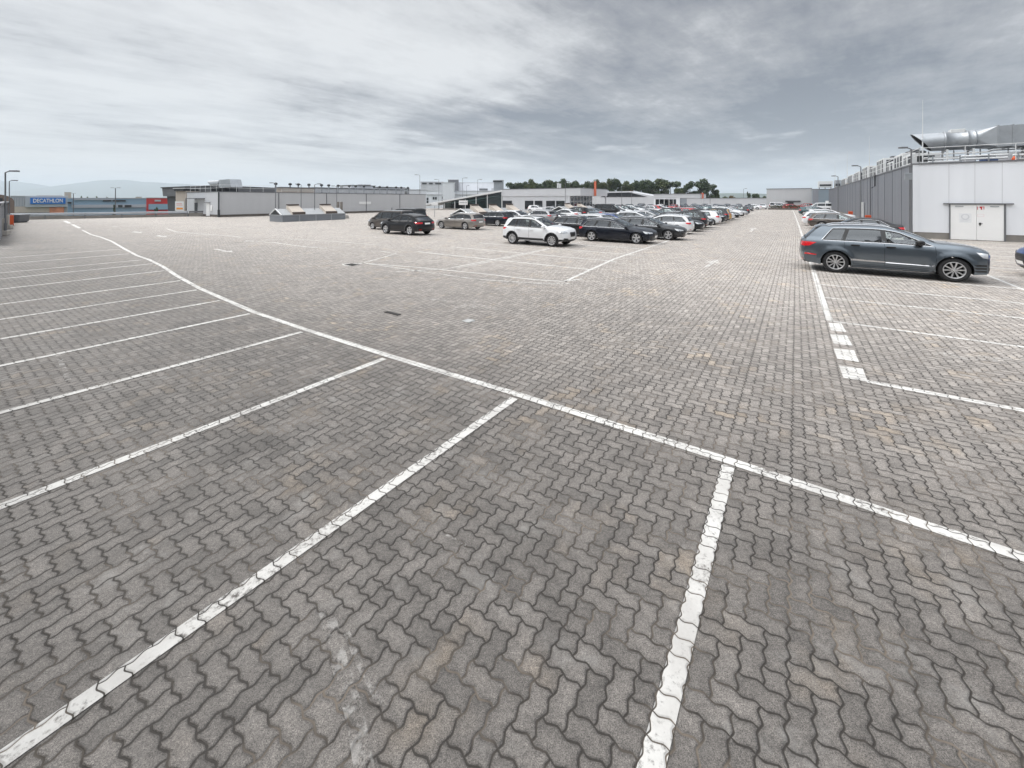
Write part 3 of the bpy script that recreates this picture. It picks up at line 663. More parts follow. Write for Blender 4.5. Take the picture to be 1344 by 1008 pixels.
# aisle edge on the right with its bays
ra = [(1111, 495), (1087, 422), (1066, 356), (1054, 320), (1046.5, 292), (1041, 277)]
strip(lm, [G(1089, 421), G(1077, 386), G(1066.5, 352), G(1057, 322), G(1048.5, 296), G(1043, 281), G(1040, 275)], 0.13)
for i, s in enumerate((7.72, 10.9, 13.28, 15.75, 18.25, 20.8, 23.3, 25.8, 28.3, 30.8, 33.3, 35.8, 38.3)):
    if i == 0: strip(lm, [G(1137, 500.5), G(1500, 568)], 0.12)
    elif i == 1: strip(lm, [G(1089, 421.2), G(1420, 466)], 0.11)
    elif i == 2: strip(lm, [G(1082, 390.5), G(1420, 426)], 0.10)
    else: strip(lm, [ST(0.55, s), ST(10.4 if s < 36 else 5.4, s)], 0.12)
strip(lm, [ST(5.4, 10.7), ST(5.4, 38)], 0.11, 0.0045)
for s in (41, 43.5, 46, 48.5, 51, 53.5, 56, 58.5, 61, 63.5, 66, 71, 76, 81, 86, 91): strip(lm, [ST(0.6, s+.3), ST(5.4, s+.3)], 0.10)
for quad_ in (((1087.5, 424), (1104, 424.5), (1111, 436), (1090.5, 434)), ((1089.5, 439), (1111.5, 440.5), (1119, 454), (1094.5, 451.5)), ((1094, 457.5), (1121, 460), (1127.5, 475.5), (1099, 471)), ((1101, 480), (1132.5, 484.5), (1139, 501.5), (1107, 496))):
    quad(lm, [G(*q) for q in quad_], 0.005)
# centre block edge, its bays and its near end
strip(lm, [G(741, 369.5), G(806, 340), G(870, 318.5), G(908, 304), G(938, 294), G(975, 284), G(1000, 276)], 0.12)
strip(lm, [G(478, 345.5), G(560, 352), G(640, 360), G(700, 367), G(741, 369.5), G(764, 366)], 0.09)
strip(lm, [ST(-10.8, 11.6), ST(-10.8, 60)], 0.09)
for s in [14.2+2.5*i for i in range(20)]:
    strip(lm, [ST(-15.6, s), ST(-6.2, s)], 0.12, 0.0045)
for s in [18.0+2.5*i for i in range(18)]: strip(lm, [ST(-27.0, s), ST(-22.2, s)], 0.09, 0.0045)
tag(lm.obj('bay_markings', [M_LINE], fix=False), kind='structure')
wm = MB()
strip(wm, [G(518, 357), G(600, 352), G(680, 336), G(720, 327)], 0.10, 0.006)
strip(wm, [G(470, 347), G(520, 333), G(500, 330)], 0.10, 0.006)
strip(wm, [G(474, 345), G(620, 366), G(700, 372), G(748, 372)], 0.08, 0.006)
strip(wm, [G(218, 300), G(232, 304.5), G(262, 307), G(300, 309.5), G(316, 311.5)], 0.16, 0.006)
strip(wm, [G(219, 299), G(262, 297.6), G(330, 300)], 0.14, 0.006)
strip(wm, [G(322, 316.5), G(360, 318.5), G(400, 324), G(430, 326)], 0.14, 0.006); strip(wm, [G(322, 316), G(380, 314), G(440, 317), G(500, 322)], 0.14, 0.006)
def arrow(bm_, tip, tail, w, hw, hl, z=0.006):
    a, c = Vector(tip[:2]), Vector(tail[:2]); d = (a-c).normalized(); n = Vector((-d.y, d.x)); h = a-d*hl
    quad(bm_, [c+n*w/2, c-n*w/2, h-n*w/2, h+n*w/2], z); bm_.add([(a.x, a.y, z), (*(h+n*hw/2), z), (*(h-n*hw/2), z)], [(0, 1, 2)])
arrow(wm, G(305, 331), G(282, 327), 0.16, 0.5, 0.7); arrow(wm, G(217, 311), G(207, 309), 0.2, 0.7, 1.0); arrow(wm, G(184, 305.5), G(176, 304), 0.2, 0.8, 1.0)
arrow(wm, G(942, 341), G(926, 351), 0.13, 0.55, 1.1); arrow(wm, G(990, 299), G(985, 304), 0.2, 0.8, 2.2); strip(wm, [G(148, 297.5), G(153, 297)], 0.3, 0.006)
quad(wm, [G(612, 420), G(621, 419.5), G(623, 423), G(611, 423.5)], 0.006); quad(wm, [G(448, 346.5), G(468, 345.5), G(470, 348.5), G(452, 349.5)], 0.006)
tag(wm.obj('arrow_markings', [M_WORN], fix=False), kind='structure')
fm = MB()
arrow(fm, G(668, 408), G(555, 391), 0.16, 0.75, 1.3, 0.002)
strip(fm, [G(1235, 466), G(1300, 471), G(1380, 478)], 0.30, 0.002); strip(fm, [G(428, 800), G(440, 850), G(466, 940), G(480, 1020)], 0.085, 0.002); strip(fm, [G(455, 830), G(470, 868), G(500, 925)], 0.035, 0.002)
strip(fm, [G(75, 462), G(90, 500)], 0.06, 0.002); strip(fm, [G(586, 702), G(612, 716)], 0.02, 0.002)
tag(fm.obj('faded_markings', [M_FAINT], fix=False), kind='structure')
M_IRON = mat('cast_iron', (0.045, 0.042, 0.04), 0.6, 0.4, var=0.3, scale=20)
for (u, v, rx, ry, nm, lb) in ((462, 347.6, 0.26, 0.18, 'drain_cover', 'small dark drain cover beside the worn white mark before the black coupe-backed SUV'), (515, 411.5, 0.24, 0.05, 'drain_grate', 'long narrow dark drain grate between the long white line and the faded arrow'), (615, 421.5, 0.1, 0.1, 'access_cover', 'small pale square access cover in the open paving below the faded arrow')):
    p = G(u, v); b = MB(); b.cbox(-rx, rx, -ry, ry, -0.01, 0.014, 0.004)
    k = 6 if rx > .2 else 2
    for i in range(k): x = -rx*0.8+rx*1.6*i/(k-1); b.box(x-0.012, x+0.012, -ry*0.75, ry*0.75, 0.013, 0.019)
    tag(b.obj(nm, [M_IRON if u != 615 else mat('pale_steel', (0.45, 0.45, 0.44), 0.5, 0.2)], loc=(p.x, p.y, 0), rz=-YAW+(0.15 if rx > .3 else 0)), lb, 'drain cover')

# ---------------------------------------------------------------- buildings
M_CLADG = mat('grey_sandwich_panel', (0.50, 0.505, 0.51), 0.45, 0.0, var=0.06, scale=0.8, streak=True)
M_CLADS = mat('slate_ribbed_panel', (0.235, 0.245, 0.27), 0.42, 0.15, var=0.18, scale=0.9, streak=True)
M_CLADW = mat('white_panel', (0.76, 0.78, 0.81), 0.42, 0.0, var=0.10, scale=0.8, streak=True)
M_CLADL = mat('light_grey_panel', (0.55, 0.56, 0.58), 0.45, var=0.06, scale=0.7, streak=True)
M_CONC = mat('concrete', (0.24, 0.225, 0.205), 0.85, var=0.3, scale=1.5, bump=0.4); M_CONCD = mat('dark_plinth', (0.12, 0.105, 0.092), 0.9, var=0.35, scale=1.2)
M_DOOR = mat('white_door_paint', (0.86, 0.86, 0.85), 0.4, var=0.04, scale=1.5); M_STEEL = mat('galvanised_steel', (0.36, 0.38, 0.40), 0.42, 0.55, var=0.22, scale=2.5)
M_WST = mat('white_steel', (0.66, 0.67, 0.67), 0.45, var=0.08); M_DARK = mat('dark_steel', (0.045, 0.048, 0.052), 0.5, 0.2); M_MID = mat('mid_grey_steel', (0.16, 0.165, 0.175), 0.5, 0.3)
M_ROOF = mat('roof_felt', (0.16, 0.16, 0.165), 0.9, var=0.25); M_WIN = glassmat('window_glass', (0.05, 0.07, 0.075), 1.6); M_WINB = mat('window_dark_reveal', (0.02, 0.025, 0.028), 0.5, var=0.5, scale=0.6)
M_ORANGE = mat('orange_paint', (0.66, 0.10, 0.02), 0.45, var=0.1); M_REDP = mat('red_paint', (0.52, 0.03, 0.03), 0.5, var=0.1); M_BEIGE = mat('beige_render', (0.50, 0.44, 0.38), 0.8, var=0.12, streak=True)
M_WHITE = mat('sign_white', (0.75, 0.75, 0.74), 0.5, var=0.04); M_DKGRY = mat('dark_grey_cladding', (0.085, 0.09, 0.097), 0.5, 0.1, var=0.15, scale=0.6, streak=True)
M_BLUE = mat('sign_blue', (0.008, 0.16, 0.55), 0.4, var=0.03); M_LBLUE = mat('pale_blue_panel', (0.24, 0.36, 0.46), 0.5, var=0.12, scale=0.12); M_LBL2 = mat('pale_grey_panel', (0.42, 0.45, 0.49), 0.55, var=0.1, scale=0.1)

def seams(b, axis, fixed, a0, a1, step, z0, z1, mi, out, w=0.03, j=0.0):
    x = a0+step
    while x < a1-0.2:
        if axis == 'x': b.box(x-w/2, x+w/2, min(fixed, fixed+out), max(fixed, fixed+out), z0, z1, mi)
        else: b.box(min(fixed, fixed+out), max(fixed, fixed+out), x-w/2, x+w/2, z0, z1, mi)
        x += step
def frame_at(t, s, name, label, cat, group=None): p = ST(t, s); return empty(name, (p.x, p.y, 0), -YAW, label, cat, group)
def text(s_, size, m, parent, loc, rot, sx=1.0, ext=0.02, name='lettering'):
    cu = bpy.data.curves.new('tmp', 'FONT'); cu.body = s_; cu.size = size; cu.extrude = ext; cu.align_x = 'CENTER'; cu.align_y = 'CENTER'; cu.offset = size*0.02
    o = bpy.data.objects.new('tmp', cu); C.objects.link(o); bpy.context.view_layer.update()
    me = bpy.data.meshes.new_from_object(o); me.name = name; bpy.data.objects.remove(o, do_unlink=True)
    me.materials.clear(); me.materials.append(m); o = bpy.data.objects.new(name, me); C.objects.link(o)
    o.parent = parent; o.location = loc; o.rotation_euler = rot; o.scale = (sx, 1, 1); return o
def railing(name, pts, h, label, group=None, step=1.6, m=None, r=0.022, rails=(1.0, 0.55)):
    m = m or M_WST; root = empty(name, pts[0], 0, label, 'railing', group); o0 = Vector(pts[0])
    pb, rb = MB(), MB()
    for a, c in zip(pts, pts[1:]):
        a, c = Vector(a)-o0, Vector(c)-o0; n = max(1, int((c-a).length/step))
        for i in range(n+1):
            p = a.lerp(c, i/n); q = MB(); q.tube([p, p+Vector((0, 0, h))], r, 6); q.obj('post', [m], root)
        for f in rails: rb.tube([a+Vector((0, 0, h*f)), c+Vector((0, 0, h*f))], r, 6)
    rb.obj('rail', [m], root); return root

# right-hand building
RT, RS = 6.62, 38.4; RH = 4.95
rt = frame_at(RT, RS, 'warehouse', 'long flat-roofed building with a slate ribbed side and white gable with double doors', 'building')
b = MB(); b.box(0, 26, 0, 88, 0.42, RH); b.obj('core', [M_ROOF], rt)
b = MB(); b.box(-0.10, 0, 0.0, 88, 0.42, RH); seams(b, 'y', -0.10, 0, 88, 0.30, 0.42, RH-.01, 0, -0.012, 0.05); seams(b, 'y', -0.112, 0, 88, 3.6, 0.42, RH-.005, 1, -0.016, 0.03); b.obj('ribbed_side_wall', [M_CLADS, M_MID], rt)
b = MB(); b.box(-0.10, 26, -0.10, -0.004, 0.42, RH); seams(b, 'x', -0.10, 0.42, 26, 1.16, 0.42, RH-.01, 1, -0.006, 0.022); b.box(-0.13, 0.10, -0.13, -0.10, 0.42, RH, 0); b.obj('white_front_wall', [M_CLADW, M_CLADL], rt)
b = MB(); b.box(-0.07, 26, -0.07, 88, 0, 0.42); b.obj('plinth', [M_CONC], rt)
b = MB(); b.box(-0.16, 26, -0.16, 0.12, RH, RH+0.09); b.box(-0.16, 0.12, 0.12, 88, RH, RH+0.09); b.obj('roof_flashing', [M_MID], rt)
# door position from the photo: columns 1246..1319
def t_on_front(u, s):
    k = (u-CX)/F; return (k*E1[1]*s-E1[0]*s)/(E2[0]-k*E2[1])
d0, d1 = t_on_front(1246, RS-.1)-RT, t_on_front(1318.5, RS-.1)-RT; dh = 2.28
dr = MB(); dr.cbox(d0+0.04, (d0+d1)/2-0.006, -0.16, -0.105, 0.03, dh, 0.008); db = dr.obj('door', [M_DOOR], rt)
dr = MB(); dr.cbox((d0+d1)/2+0.006, d1-0.04, -0.16, -0.105, 0.03, dh, 0.008); d2 = dr.obj('door', [M_DOOR], rt)
b = MB(); b.box(d0-0.01, d0+0.035, -0.19, -0.105, 0, dh+0.02); b.box(d1-0.035, d1+0.04, -0.19, -0.105, 0, dh+0.02); b.box(d0-0.28, d1+0.35, -0.24, -0.105, dh+0.02, dh+0.09); b.obj('door_frame', [M_MID], rt)
b = MB(); mx_ = (d0+d1)/2; b.cbox(mx_+0.10, mx_+0.20, -0.175, -0.160, 1.0, 1.14, 0.004); b.cbox(mx_+0.11, mx_+0.26, -0.215, -0.195, 1.07, 1.095, 0.005); b.box(mx_+.12, mx_+.15, -.2, -.17, 1.07, 1.09); b.cbox(mx_+0.12, mx_+0.17, -0.185, -0.16, 0.94, 0.985, 0.005); b.obj('handle', [M_SEAL], d2)
b = MB(); b.cbox(d0+0.25, d0+0.62, -0.20, -0.16, dh-0.14, dh-0.09, 0.008); b.obj('door_closer', [M_STEEL], db)
b = MB(); b.cbox(d1-0.62, d1-0.25, -0.20, -0.16, dh-0.14, dh-0.09, 0.008); b.obj('door_closer', [M_STEEL], d2)
b = MB()
b.box(mx_+0.03, mx_+0.06, -0.166, -0.160, dh-0.32, dh-0.12); b.box(mx_+0.13, mx_+0.34, -0.166, -0.160, dh-0.16, dh-0.12); b.box(mx_+0.13, mx_+0.18, -.166, -.160, dh-.22, dh-.16); b.box(mx_+.18, mx_+.24, -.166, -.160, dh-.32, dh-.16); b.box(mx_+.30, mx_+.33, -.166, -.160, dh-.30, dh-.16)
b.obj('red_fire_symbol', [M_REDP], d2)
b = MB()
for (x0, x1, z0, z1) in ((.04, .05, 1.52, 1.68), (.31, .32, 1.52, 1.68), (.04, .32, 1.67, 1.68), (.04, .32, 1.52, 1.53)): b.box(mx_+x0, mx_+x1, -0.164, -0.160, z0, z1)
b.obj('notice_outline', [mat('faded_red', (0.75, 0.55, 0.55), 0.5)], d2)
b = MB(); b.box(d0+0.42, d0+0.98, -0.164, -0.160, 1.12, 1.72); b.lathe([(0.13, -0.1655), (0.19, -0.1655)], 20, 'y', o=(d0+.70, 0, 1.50), mi=1)
for z in (1.30, 1.24, 1.18): b.box(d0+0.48, d0+0.92-(1.3-z), -0.167, -0.164, z, z+0.022, 1)
b.obj('faded_poster', [mat('poster_white', (0.80, 0.81, 0.815), 0.5, var=.03), mat('poster_grey', (0.66, 0.67, 0.69), 0.5)], db)
# downpipes on the slate wall
for y in (0.55, 19.0): b = MB(); b.tube([(-0.17, y, 0.1), (-0.17, y, RH)], 0.04, 8); b.obj('downpipe', [M_MID], rt)
b = MB(); b.cbox(-0.35, -0.15, 24.0, 24.6, 0.2, 2.3, 0.03); b.obj('white_duct_cover', [M_WST], rt)
b = MB(); b.tube([(-0.2, 15.6, RH+0.3), (-0.2, 15.6, RH-1.0), (-0.45, 15.6, RH-1.2)], 0.05, 8); b.obj('overflow_pipe', [M_SEAL], rt)
def rp(x, y, z=RH+0.09): p = ST(RT+x, RS+y); return (p.x, p.y, z)
railing('roof_railing', [rp(0.25, 40), rp(0.25, 0.3), rp(24, 0.3)], 1.05, 'white two-bar railing around the roof edge above the white gable and slate wall', step=2.1)
def pipes(x0, x1, y, zs, label, vertical=()):
    root = empty('pipe_run', rp(x0, y, RH), -YAW, label, 'pipes', 'pipe runs on the right-hand roof')
    for z, r in zs: b = MB(); b.tube([(0, 0, z), ((x1-x0)*.4, .1, z), ((x1-x0)*.45, .15, z+.12), (x1-x0, .1, z+.12)], r, 8); b.obj('pipe', [M_WST], root)
    for x in [i*1.3+.2 for i in range(int((x1-x0)/1.3)+1)]: b = MB(); b.box(x, x+.06, -.1, -.04, -.0, max(z for z, r in zs)+.2); b.obj('bracket', [M_STEEL], root)
pipes(0.9, 4.6, 1.5, ((.25, .07), (.45, .05)), 'white pipes behind the railing left of the blue roll'); pipes(5.0, 13, 2.3, ((.3, .06), (.55, .09)), 'white pipes running under the square duct behind the cream crate'); pipes(1.2, 9, 4.2, ((.7, .1), (1.0, .06)), 'higher white pipes behind the round part of the big duct')
for i, (x, y, w_, h_) in enumerate(((2.6, 2.0, .7, .55), (4.4, 2.6, .9, .75), (6.9, 1.4, .6, .5), (9.4, 1.5, .8, .65), (10.8, 3.1, 1.1, .9))):
    root = empty('junction_cabinet', rp(x, y, RH), -YAW, '%s small grey-white cabinet from the duct mouth in the clutter under the duct' % ['first', 'second', 'third', 'fourth', 'fifth'][i], 'cabinet', 'roof cabinets')
    b = MB(); b.cbox(0, w_, 0, .5, .12, h_, .02); b.obj('casing', [M_WST if i % 2 else M_STEEL], root); b = MB(); b.box(.06, w_-.06, -.012, 0, .2, h_-.08); b.obj('door', [M_CLADL], root); b = MB(); b.box(.05, w_-.05, .05, .45, 0, .12); b.obj('stand', [M_DARK], root)
# big extract duct
du = empty('extract_duct', rp(0, 3.2, 0), -YAW, 'large galvanised duct with an angled open mouth on the roof above the white gable', 'duct')
z0 = 6.74; r = 0.65; n = 28
xu = lambda u: t_on_front(u, RS+3.2)-RT
xa, xb, xc, xd, xe, xg, xh = xu(1195), xu(1222), xu(1237), xu(1266), xu(1278), xu(1303), xu(1303)+14
b = MB(); ring = []
for k in range(2):
    for j in range(n):
        a = 2*math.pi*j/n; z = math.sin(a)*r; ring.append((xc if k else (xa+xb)/2-(z/r)*(xb-xa)/2, math.cos(a)*r, z0+z))
b.add(ring, [(j, (j+1) % n, n+(j+1) % n, n+j) for j in range(n)], 0, True)
b.add([(p[0]+0.06, p[1]*0.96, z0+(p[2]-z0)*0.96) for p in ring], [((j+1) % n, j, n+j, n+(j+1) % n) for j in range(n)], 1, True)
b.obj('scoop_mouth', [M_STEEL, M_DARK], du)
b = MB(); b.lathe([(r, xc), (r+0.06, xc+.005), (r+0.06, xc+.09), (r, xc+.10), (r, xd), (r+.05, xd+.005), (r+.05, xd+.07), (r+.02, xd+.08), (r+.02, xe-.08), (r+.05, xe-.07), (r+.05, xe), (r*0.9, xe+.01)], 32, 'x', o=(0, 0, z0)); b.obj('round_section', [M_STEEL], du)
b = MB(); b.cbox(xu(1246), xu(1265), -0.35, 0.35, z0+r-0.12, z0+r+0.14, 0.03); b.obj('hatch_box', [M_WST], du)
b = MB(); vs = [(xe-.02, math.cos(2*math.pi*j/n)*r*.93, z0+math.sin(2*math.pi*j/n)*r*.93) for j in range(n)]
sq4 = [(xg, .85, z0+.75), (xg, -.85, z0+.75), (xg, -.85, z0-.62), (xg, .85, z0-.62)]
fs = []
for j in range(n):
    qd = int(((j+.5)/n)*4) % 4; fs.append((j, (j+1) % n, n+qd))
for qd in range(4): jj = (n//4)*(qd+1) % n; fs.append((n+qd, jj, n+(qd+1) % 4))
b.add(vs+sq4, fs, 0, False); b.obj('transition', [M_STEEL], du)
b = MB(); b.box(xg, xh, -0.85, 0.85, z0-0.62, z0+0.75)
x = xg
while x < xh: b.box(x, x+0.06, -0.90, 0.90, z0-0.67, z0+0.80); x += (xu(1322)-xu(1303))
b.obj('square_section', [M_STEEL], du)
for x in (xu(1240), xu(1274), xg+1.5, xg+5):
    b = MB(); b.box(x-0.05, x+0.05, -0.62, 0.62, z0-r-0.10, z0-r+.02)
    for y in (-0.6, 0.6): b.box(x-0.05, x+0.05, y-0.05, y+0.05, RH, z0-r-.02)
    b.obj('support', [M_WST], du)
# roof plant
def unit(x, y, w, d, h, label, kind=0, z=RH):
    root = empty('ventilation_unit', rp(x, y, 0), -YAW, label, 'ventilation unit', 'air handling units on the right-hand roof')
    b = MB(); b.cbox(0, w, 0, d, z+0.35, z+0.35+h, 0.03)
    b.obj('casing', [M_WST], root)
    each('foot', [(q, q+0.1, e, e+0.1, z, z+0.36) for q in (0.05, w-0.15) for e in (0.05, d-0.15)], M_DARK, root)
    k = max(1, int(d/1.1)); each('louvre', [(-0.012, 0.0, d*(i+0.2)/k, d*(i+0.8)/k, z+0.5, z+0.2+h) for i in range(k)], M_DARK, root)
    k = max(1, int(w/1.1)); each('louvre', [(w*(i+0.2)/k, w*(i+0.8)/k, -0.012, 0, z+0.55, z+0.15+h) for i in range(k)], M_DARK, root)
    for i in range(kind): b = MB(); b.lathe([(0.3, 0), (0.32, 0.25), (0.2, 0.33), (0.01, 0.33)], 14, 'z', o=(w/2, d*(i+0.5)/kind, z+0.35+h), mi=0); b.obj('fan_cowl', [M_DARK], root)
ul = [(0.7, 5.3, 1.6, 3.0, 0.85, 'white louvred unit on the right roof, directly behind the duct mouth', 1), (0.8, 9.2, 1.8, 3.6, 1.25, 'white louvred unit with two black fan cowls, second from the duct mouth', 2),
      (0.9, 14.0, 1.7, 3.0, 0.95, 'low white unit, third along the right roof edge from the duct mouth', 0), (0.8, 18.4, 2.2, 4.4, 1.6, 'tall white unit with a black fan, fourth along the right roof edge', 1),
      (1.0, 25.0, 2.0, 4.0, 1.2, 'white unit with two fan cowls, fifth along the right roof edge', 2), (1.0, 32.0, 2.2, 5.0, 1.7, 'tall white unit far along the right roof edge, sixth from the duct mouth', 0),
      (1.0, 41.0, 2.2, 6.0, 1.5, 'white unit, seventh along the right roof edge', 1), (1.2, 52.0, 2.2, 7.0, 1.6, 'white unit, eighth along the right roof edge', 2), (1.2, 64.0, 2.4, 9.0, 1.5, 'white unit farthest along the right roof edge', 0),
      (4.6, 5.2, 1.6, 1.6, 0.55, 'low white unit under the round part of the big duct', 0), (7.4, 5.0, 2.3, 1.5, 0.8, 'white unit beneath the square part of the big duct', 0)]
for q in ul: unit(q[0], q[1], q[2], q[3], q[4], q[5], q[6])
bx_ = empty('crate', rp(5.6, 1.6, RH), -YAW, 'cream storage crate on the roof behind the railing under the duct', 'crate')
b = MB(); b.cbox(0, 0.9, 0, 0.7, 0.02, 0.75, 0.02); b.box(0.1, 0.8, -0.01, 0, 0.15, 0.6); b.obj('box', [M_BEIGE], bx_); b = MB(); b.cbox(-.03, .93, -.03, .73, .75, .82, .01); b.obj('lid', [M_WST], bx_)
for (x, c, lb) in ((3.4, M_BLUE, 'blue tarpaulin roll on the roof under the round duct'), (4.9, M_ORANGE, 'small orange canister on the roof left of the cream crate'), (8.7, M_REDP, 'small red canister on the roof right of the cream crate')):
    b = MB()
    if c is M_BLUE: b.tube([(0, 0, 0.28), (0.4, 0.02, 0.3), (0.8, 0, 0.27)], 0.10, 10); b.box(0, .8, -0.08, 0.08, 0.0, 0.2)
    else: b.lathe([(0.0, 0), (0.10, 0.0), (0.11, 0.3), (0.05, 0.38), (0.04, 0.44), (0.0, 0.44)], 14)
    tag(b.obj('tarpaulin_roll' if c is M_BLUE else 'canister', [mat('faded_blue', (0.10, 0.16, 0.34), .7, var=.3) if c is M_BLUE else c], loc=rp(x, 1.7, RH), rz=-YAW), lb, 'tarpaulin' if c is M_BLUE else 'canister')
def rod(loc, top, label, r=0.022):
    root = empty('lightning_rod', loc, 0, label, 'lightning rod', 'lightning rods'); b = MB()
    b.tube([(0, 0, 0.1), (0, 0, (top-loc[2])*0.45)], r*1.6, 6); b.tube([(0, 0, (top-loc[2])*0.45), (0, 0, top-loc[2])], r, 6, r2=r*0.4); b.obj('mast', [M_WST], root)
    b = MB(); b.lathe([(0, 0.12), (0.1, 0.12), (0.2, 0.0)], 10); b.obj('foot', [M_CONC], root)
p = PX(1211, 131, 29.5); q = rp(0.62, 1.6, RH); rod((p.x, p.y, RH), p.z, 'tall thin white lightning rod standing on the roof corner beside the duct mouth')
for (u, v, y, lb) in ((1141, 178, 46, 'thin lightning rod on the right roof beyond the first white units'), (1112, 198, 62, 'second farthest thin lightning rod on the right roof'), (1096, 212, 80, 'farthest thin lightning rod on the right roof')):
    p = PX(u, v, y); rod((p.x, p.y, RH), p.z, lb)

# left-hand long grey building
LT, LS = -70.4, 25.6; LH = 3.72
lt = frame_at(LT, LS, 'warehouse', 'long low grey clad building behind the beige-hatched skylight, left part of the deck', 'building')
b = MB(); b.box(-13.0, 0, 0, 41.2, 0.35, LH); b.obj('core', [M_ROOF], lt)
b = MB(); b.box(0, 0.10, 0, 41.2, 0.35, LH); seams(b, 'y', 0.10, 0, 41.2, 1.1, 0.35, LH-.01, 0, 0.008, 0.025); seams(b, 'y', 0.10, 0, 41.2, 8.4, 0.35, LH-.005, 1, 0.09, 0.09); b.obj('side_wall', [M_CLADG, M_MID], lt)
b = MB(); b.box(-12.7, 0.10, -0.10, -0.005, 0.35, LH); seams(b, 'x', -0.1, -12.7, 0, 1.1, 0.35, LH-.01, 0, -0.008, 0.02); b.obj('end_wall', [M_CLADL], lt)
b = MB(); b.box(-13, 0.07, -0.07, 41.3, 0, 0.35); b.obj('plinth', [M_CONCD], lt)
b = MB(); b.box(-13, 0.15, -0.15, 0, LH, LH+0.1); b.box(0, 0.15, 0, 41.3, LH, LH+0.1); b.obj('roof_flashing', [M_MID], lt)
b = MB(); b.cbox(-4.6, -3.3, -0.18, -0.11, 0.1, 2.12, 0.01); dd = b.obj('door', [M_DOOR], lt); b = MB(); b.box(-4.8, -3.1, -0.4, -0.11, 2.14, 2.2); b.obj('door_canopy', [M_MID], dd)
b = MB(); b.box(-9.3, -8.2, -0.16, -0.11, 0.0, 2.1); dd = b.obj('door', [M_WINB], lt)
b = MB(); b.cbox(-2.9, -2.3, -0.2, -0.11, 0.9, 1.75, 0.02); b.obj('meter_box', [M_DOOR], lt)
b = MB(); b.box(-9.5, -5.2, -1.3, -0.11, 2.72, 2.84); b.box(-9.5, -9.38, -1.3, -1.2, 0, 2.72); b.obj('entrance_canopy', [M_MID], lt)
b = MB(); b.box(0.10, 0.34, -0.34, -0.10, 0, 1.1); b.box(0.15, 0.30, -0.30, -0.15, 1.1, LH); b.obj('corner_pipe', [M_DARK], lt)
b = MB(); b.cbox(0.11, 0.15, 23.6, 26.3, 1.7, 2.2, 0.005); b.obj('wall_plate', [M_WHITE], lt)
def lp(x, y, z=LH+0.1): p = ST(LT+x, LS+y); return (p.x, p.y, z)
railing('roof_railing', [lp(-12.5, 0.3), lp(0, 0.3), lp(-0.1, 8)], 1.0, 'thin white railing on the roof corner of the long grey left building', step=1.8)
railing('roof_railing', [lp(-0.3, 9), lp(-0.3, 40)], 0.55, 'low white rail along the roof edge above the skylights', step=2.6)
du = empty('extract_duct', lp(-12.6, 3.0, 0), -YAW, 'grey duct with angled mouth on the roof of the left building', 'duct')
zz = 5.25; b = MB(); r = 0.58; ring = []
for k, xx in enumerate((0.0, 5.2)):
    for j in range(n):
        a = 2*math.pi*j/n; z = math.sin(a)*r; ring.append(((1.5-(z/r)*1.5) if k == 0 else xx, math.cos(a)*r, zz+z))
b.add(ring, [(j, (j+1) % n, n+(j+1) % n, n+j) for j in range(n)], 0, True); b.add([(p_[0]+.06, p_[1]*.95, zz+(p_[2]-zz)*.95) for p_ in ring], [((j+1) % n, j, n+j, n+(j+1) % n) for j in range(n)], 1, True); b.obj('scoop_mouth', [M_STEEL, M_DARK], du)
b = MB(); b.add([(5.2, -.5, zz-.5), (5.2, .5, zz-.5), (5.2, .5, zz+.5), (5.2, -.5, zz+.5), (6.6, -.8, zz-.7), (6.6, .8, zz-.7), (6.6, .8, zz+.55), (6.6, -.8, zz+.55), (10.8, -.8, zz-.7), (10.8, .8, zz-.7), (10.2, .8, zz+.55), (10.2, -.8, zz+.55)], [(0, 1, 5, 4), (1, 2, 6, 5), (2, 3, 7, 6), (3, 0, 4, 7), (4, 5, 9, 8), (5, 6, 10, 9), (6, 7, 11, 10), (7, 4, 8, 11), (8, 9, 10, 11), (0, 3, 2, 1)]); b.obj('square_section', [M_STEEL], du)
b = MB(); 
for x in (2.5, 5.0, 7.5, 9.5): b.box(x, x+.15, -.6, .6, LH, zz-.6)
b.obj('support', [M_DARK], du)
for i in range(16):
    y = 9.5+i*1.95+(0.5 if i % 3 == 1 else 0); root = empty('roof_vent', lp(-3.2, y, LH), -YAW, '%s mushroom vent from the left in the row on the grey building roof' % ['first', 'second', 'third', 'fourth', 'fifth', 'sixth', 'seventh', 'eighth', 'ninth', 'tenth', 'eleventh', 'twelfth', 'thirteenth', 'fourteenth', 'fifteenth', 'sixteenth'][i], 'vent', 'mushroom vents on the grey building')
    b = MB(); b.lathe([(0.12, 0), (0.12, 1.45)], 8); b.obj('stack', [M_STEEL], root); b = MB(); b.lathe([(0.12, 1.4), (0.3, 1.5), (0.26, 1.75), (0, 1.85)], 10); b.obj('cap', [M_DARK], root)
for (x, y, w, d, h, lb, m_) in ((-4.6, 10.2, 2.0, 6.0, 0.95, 'beige box unit on the left end of the grey building roof', M_BEIGE), (-6.5, 17.2, 2.0, 21.5, 1.1, 'long pale parapet housing along the roof behind the vents', M_CLADL), (-10.5, 27, 3, 6, 1.9, 'pale stepped plant housing on the grey roof, left one', M_CLADW), (-10.5, 34.5, 3, 7, 1.7, 'pale plant housing on the grey roof with an overhanging lid', M_CLADL)):
    root = empty('roof_housing', lp(x, y, LH), -YAW, lb, 'plant housing'); b = MB(); b.cbox(0, w, 0, d, 0, h, 0.04); b.obj('casing', [m_], root); b = MB(); b.box(-0.15, w+0.15, -0.15, d+0.15, h, h+0.12); b.obj('lid', [M_MID], root)
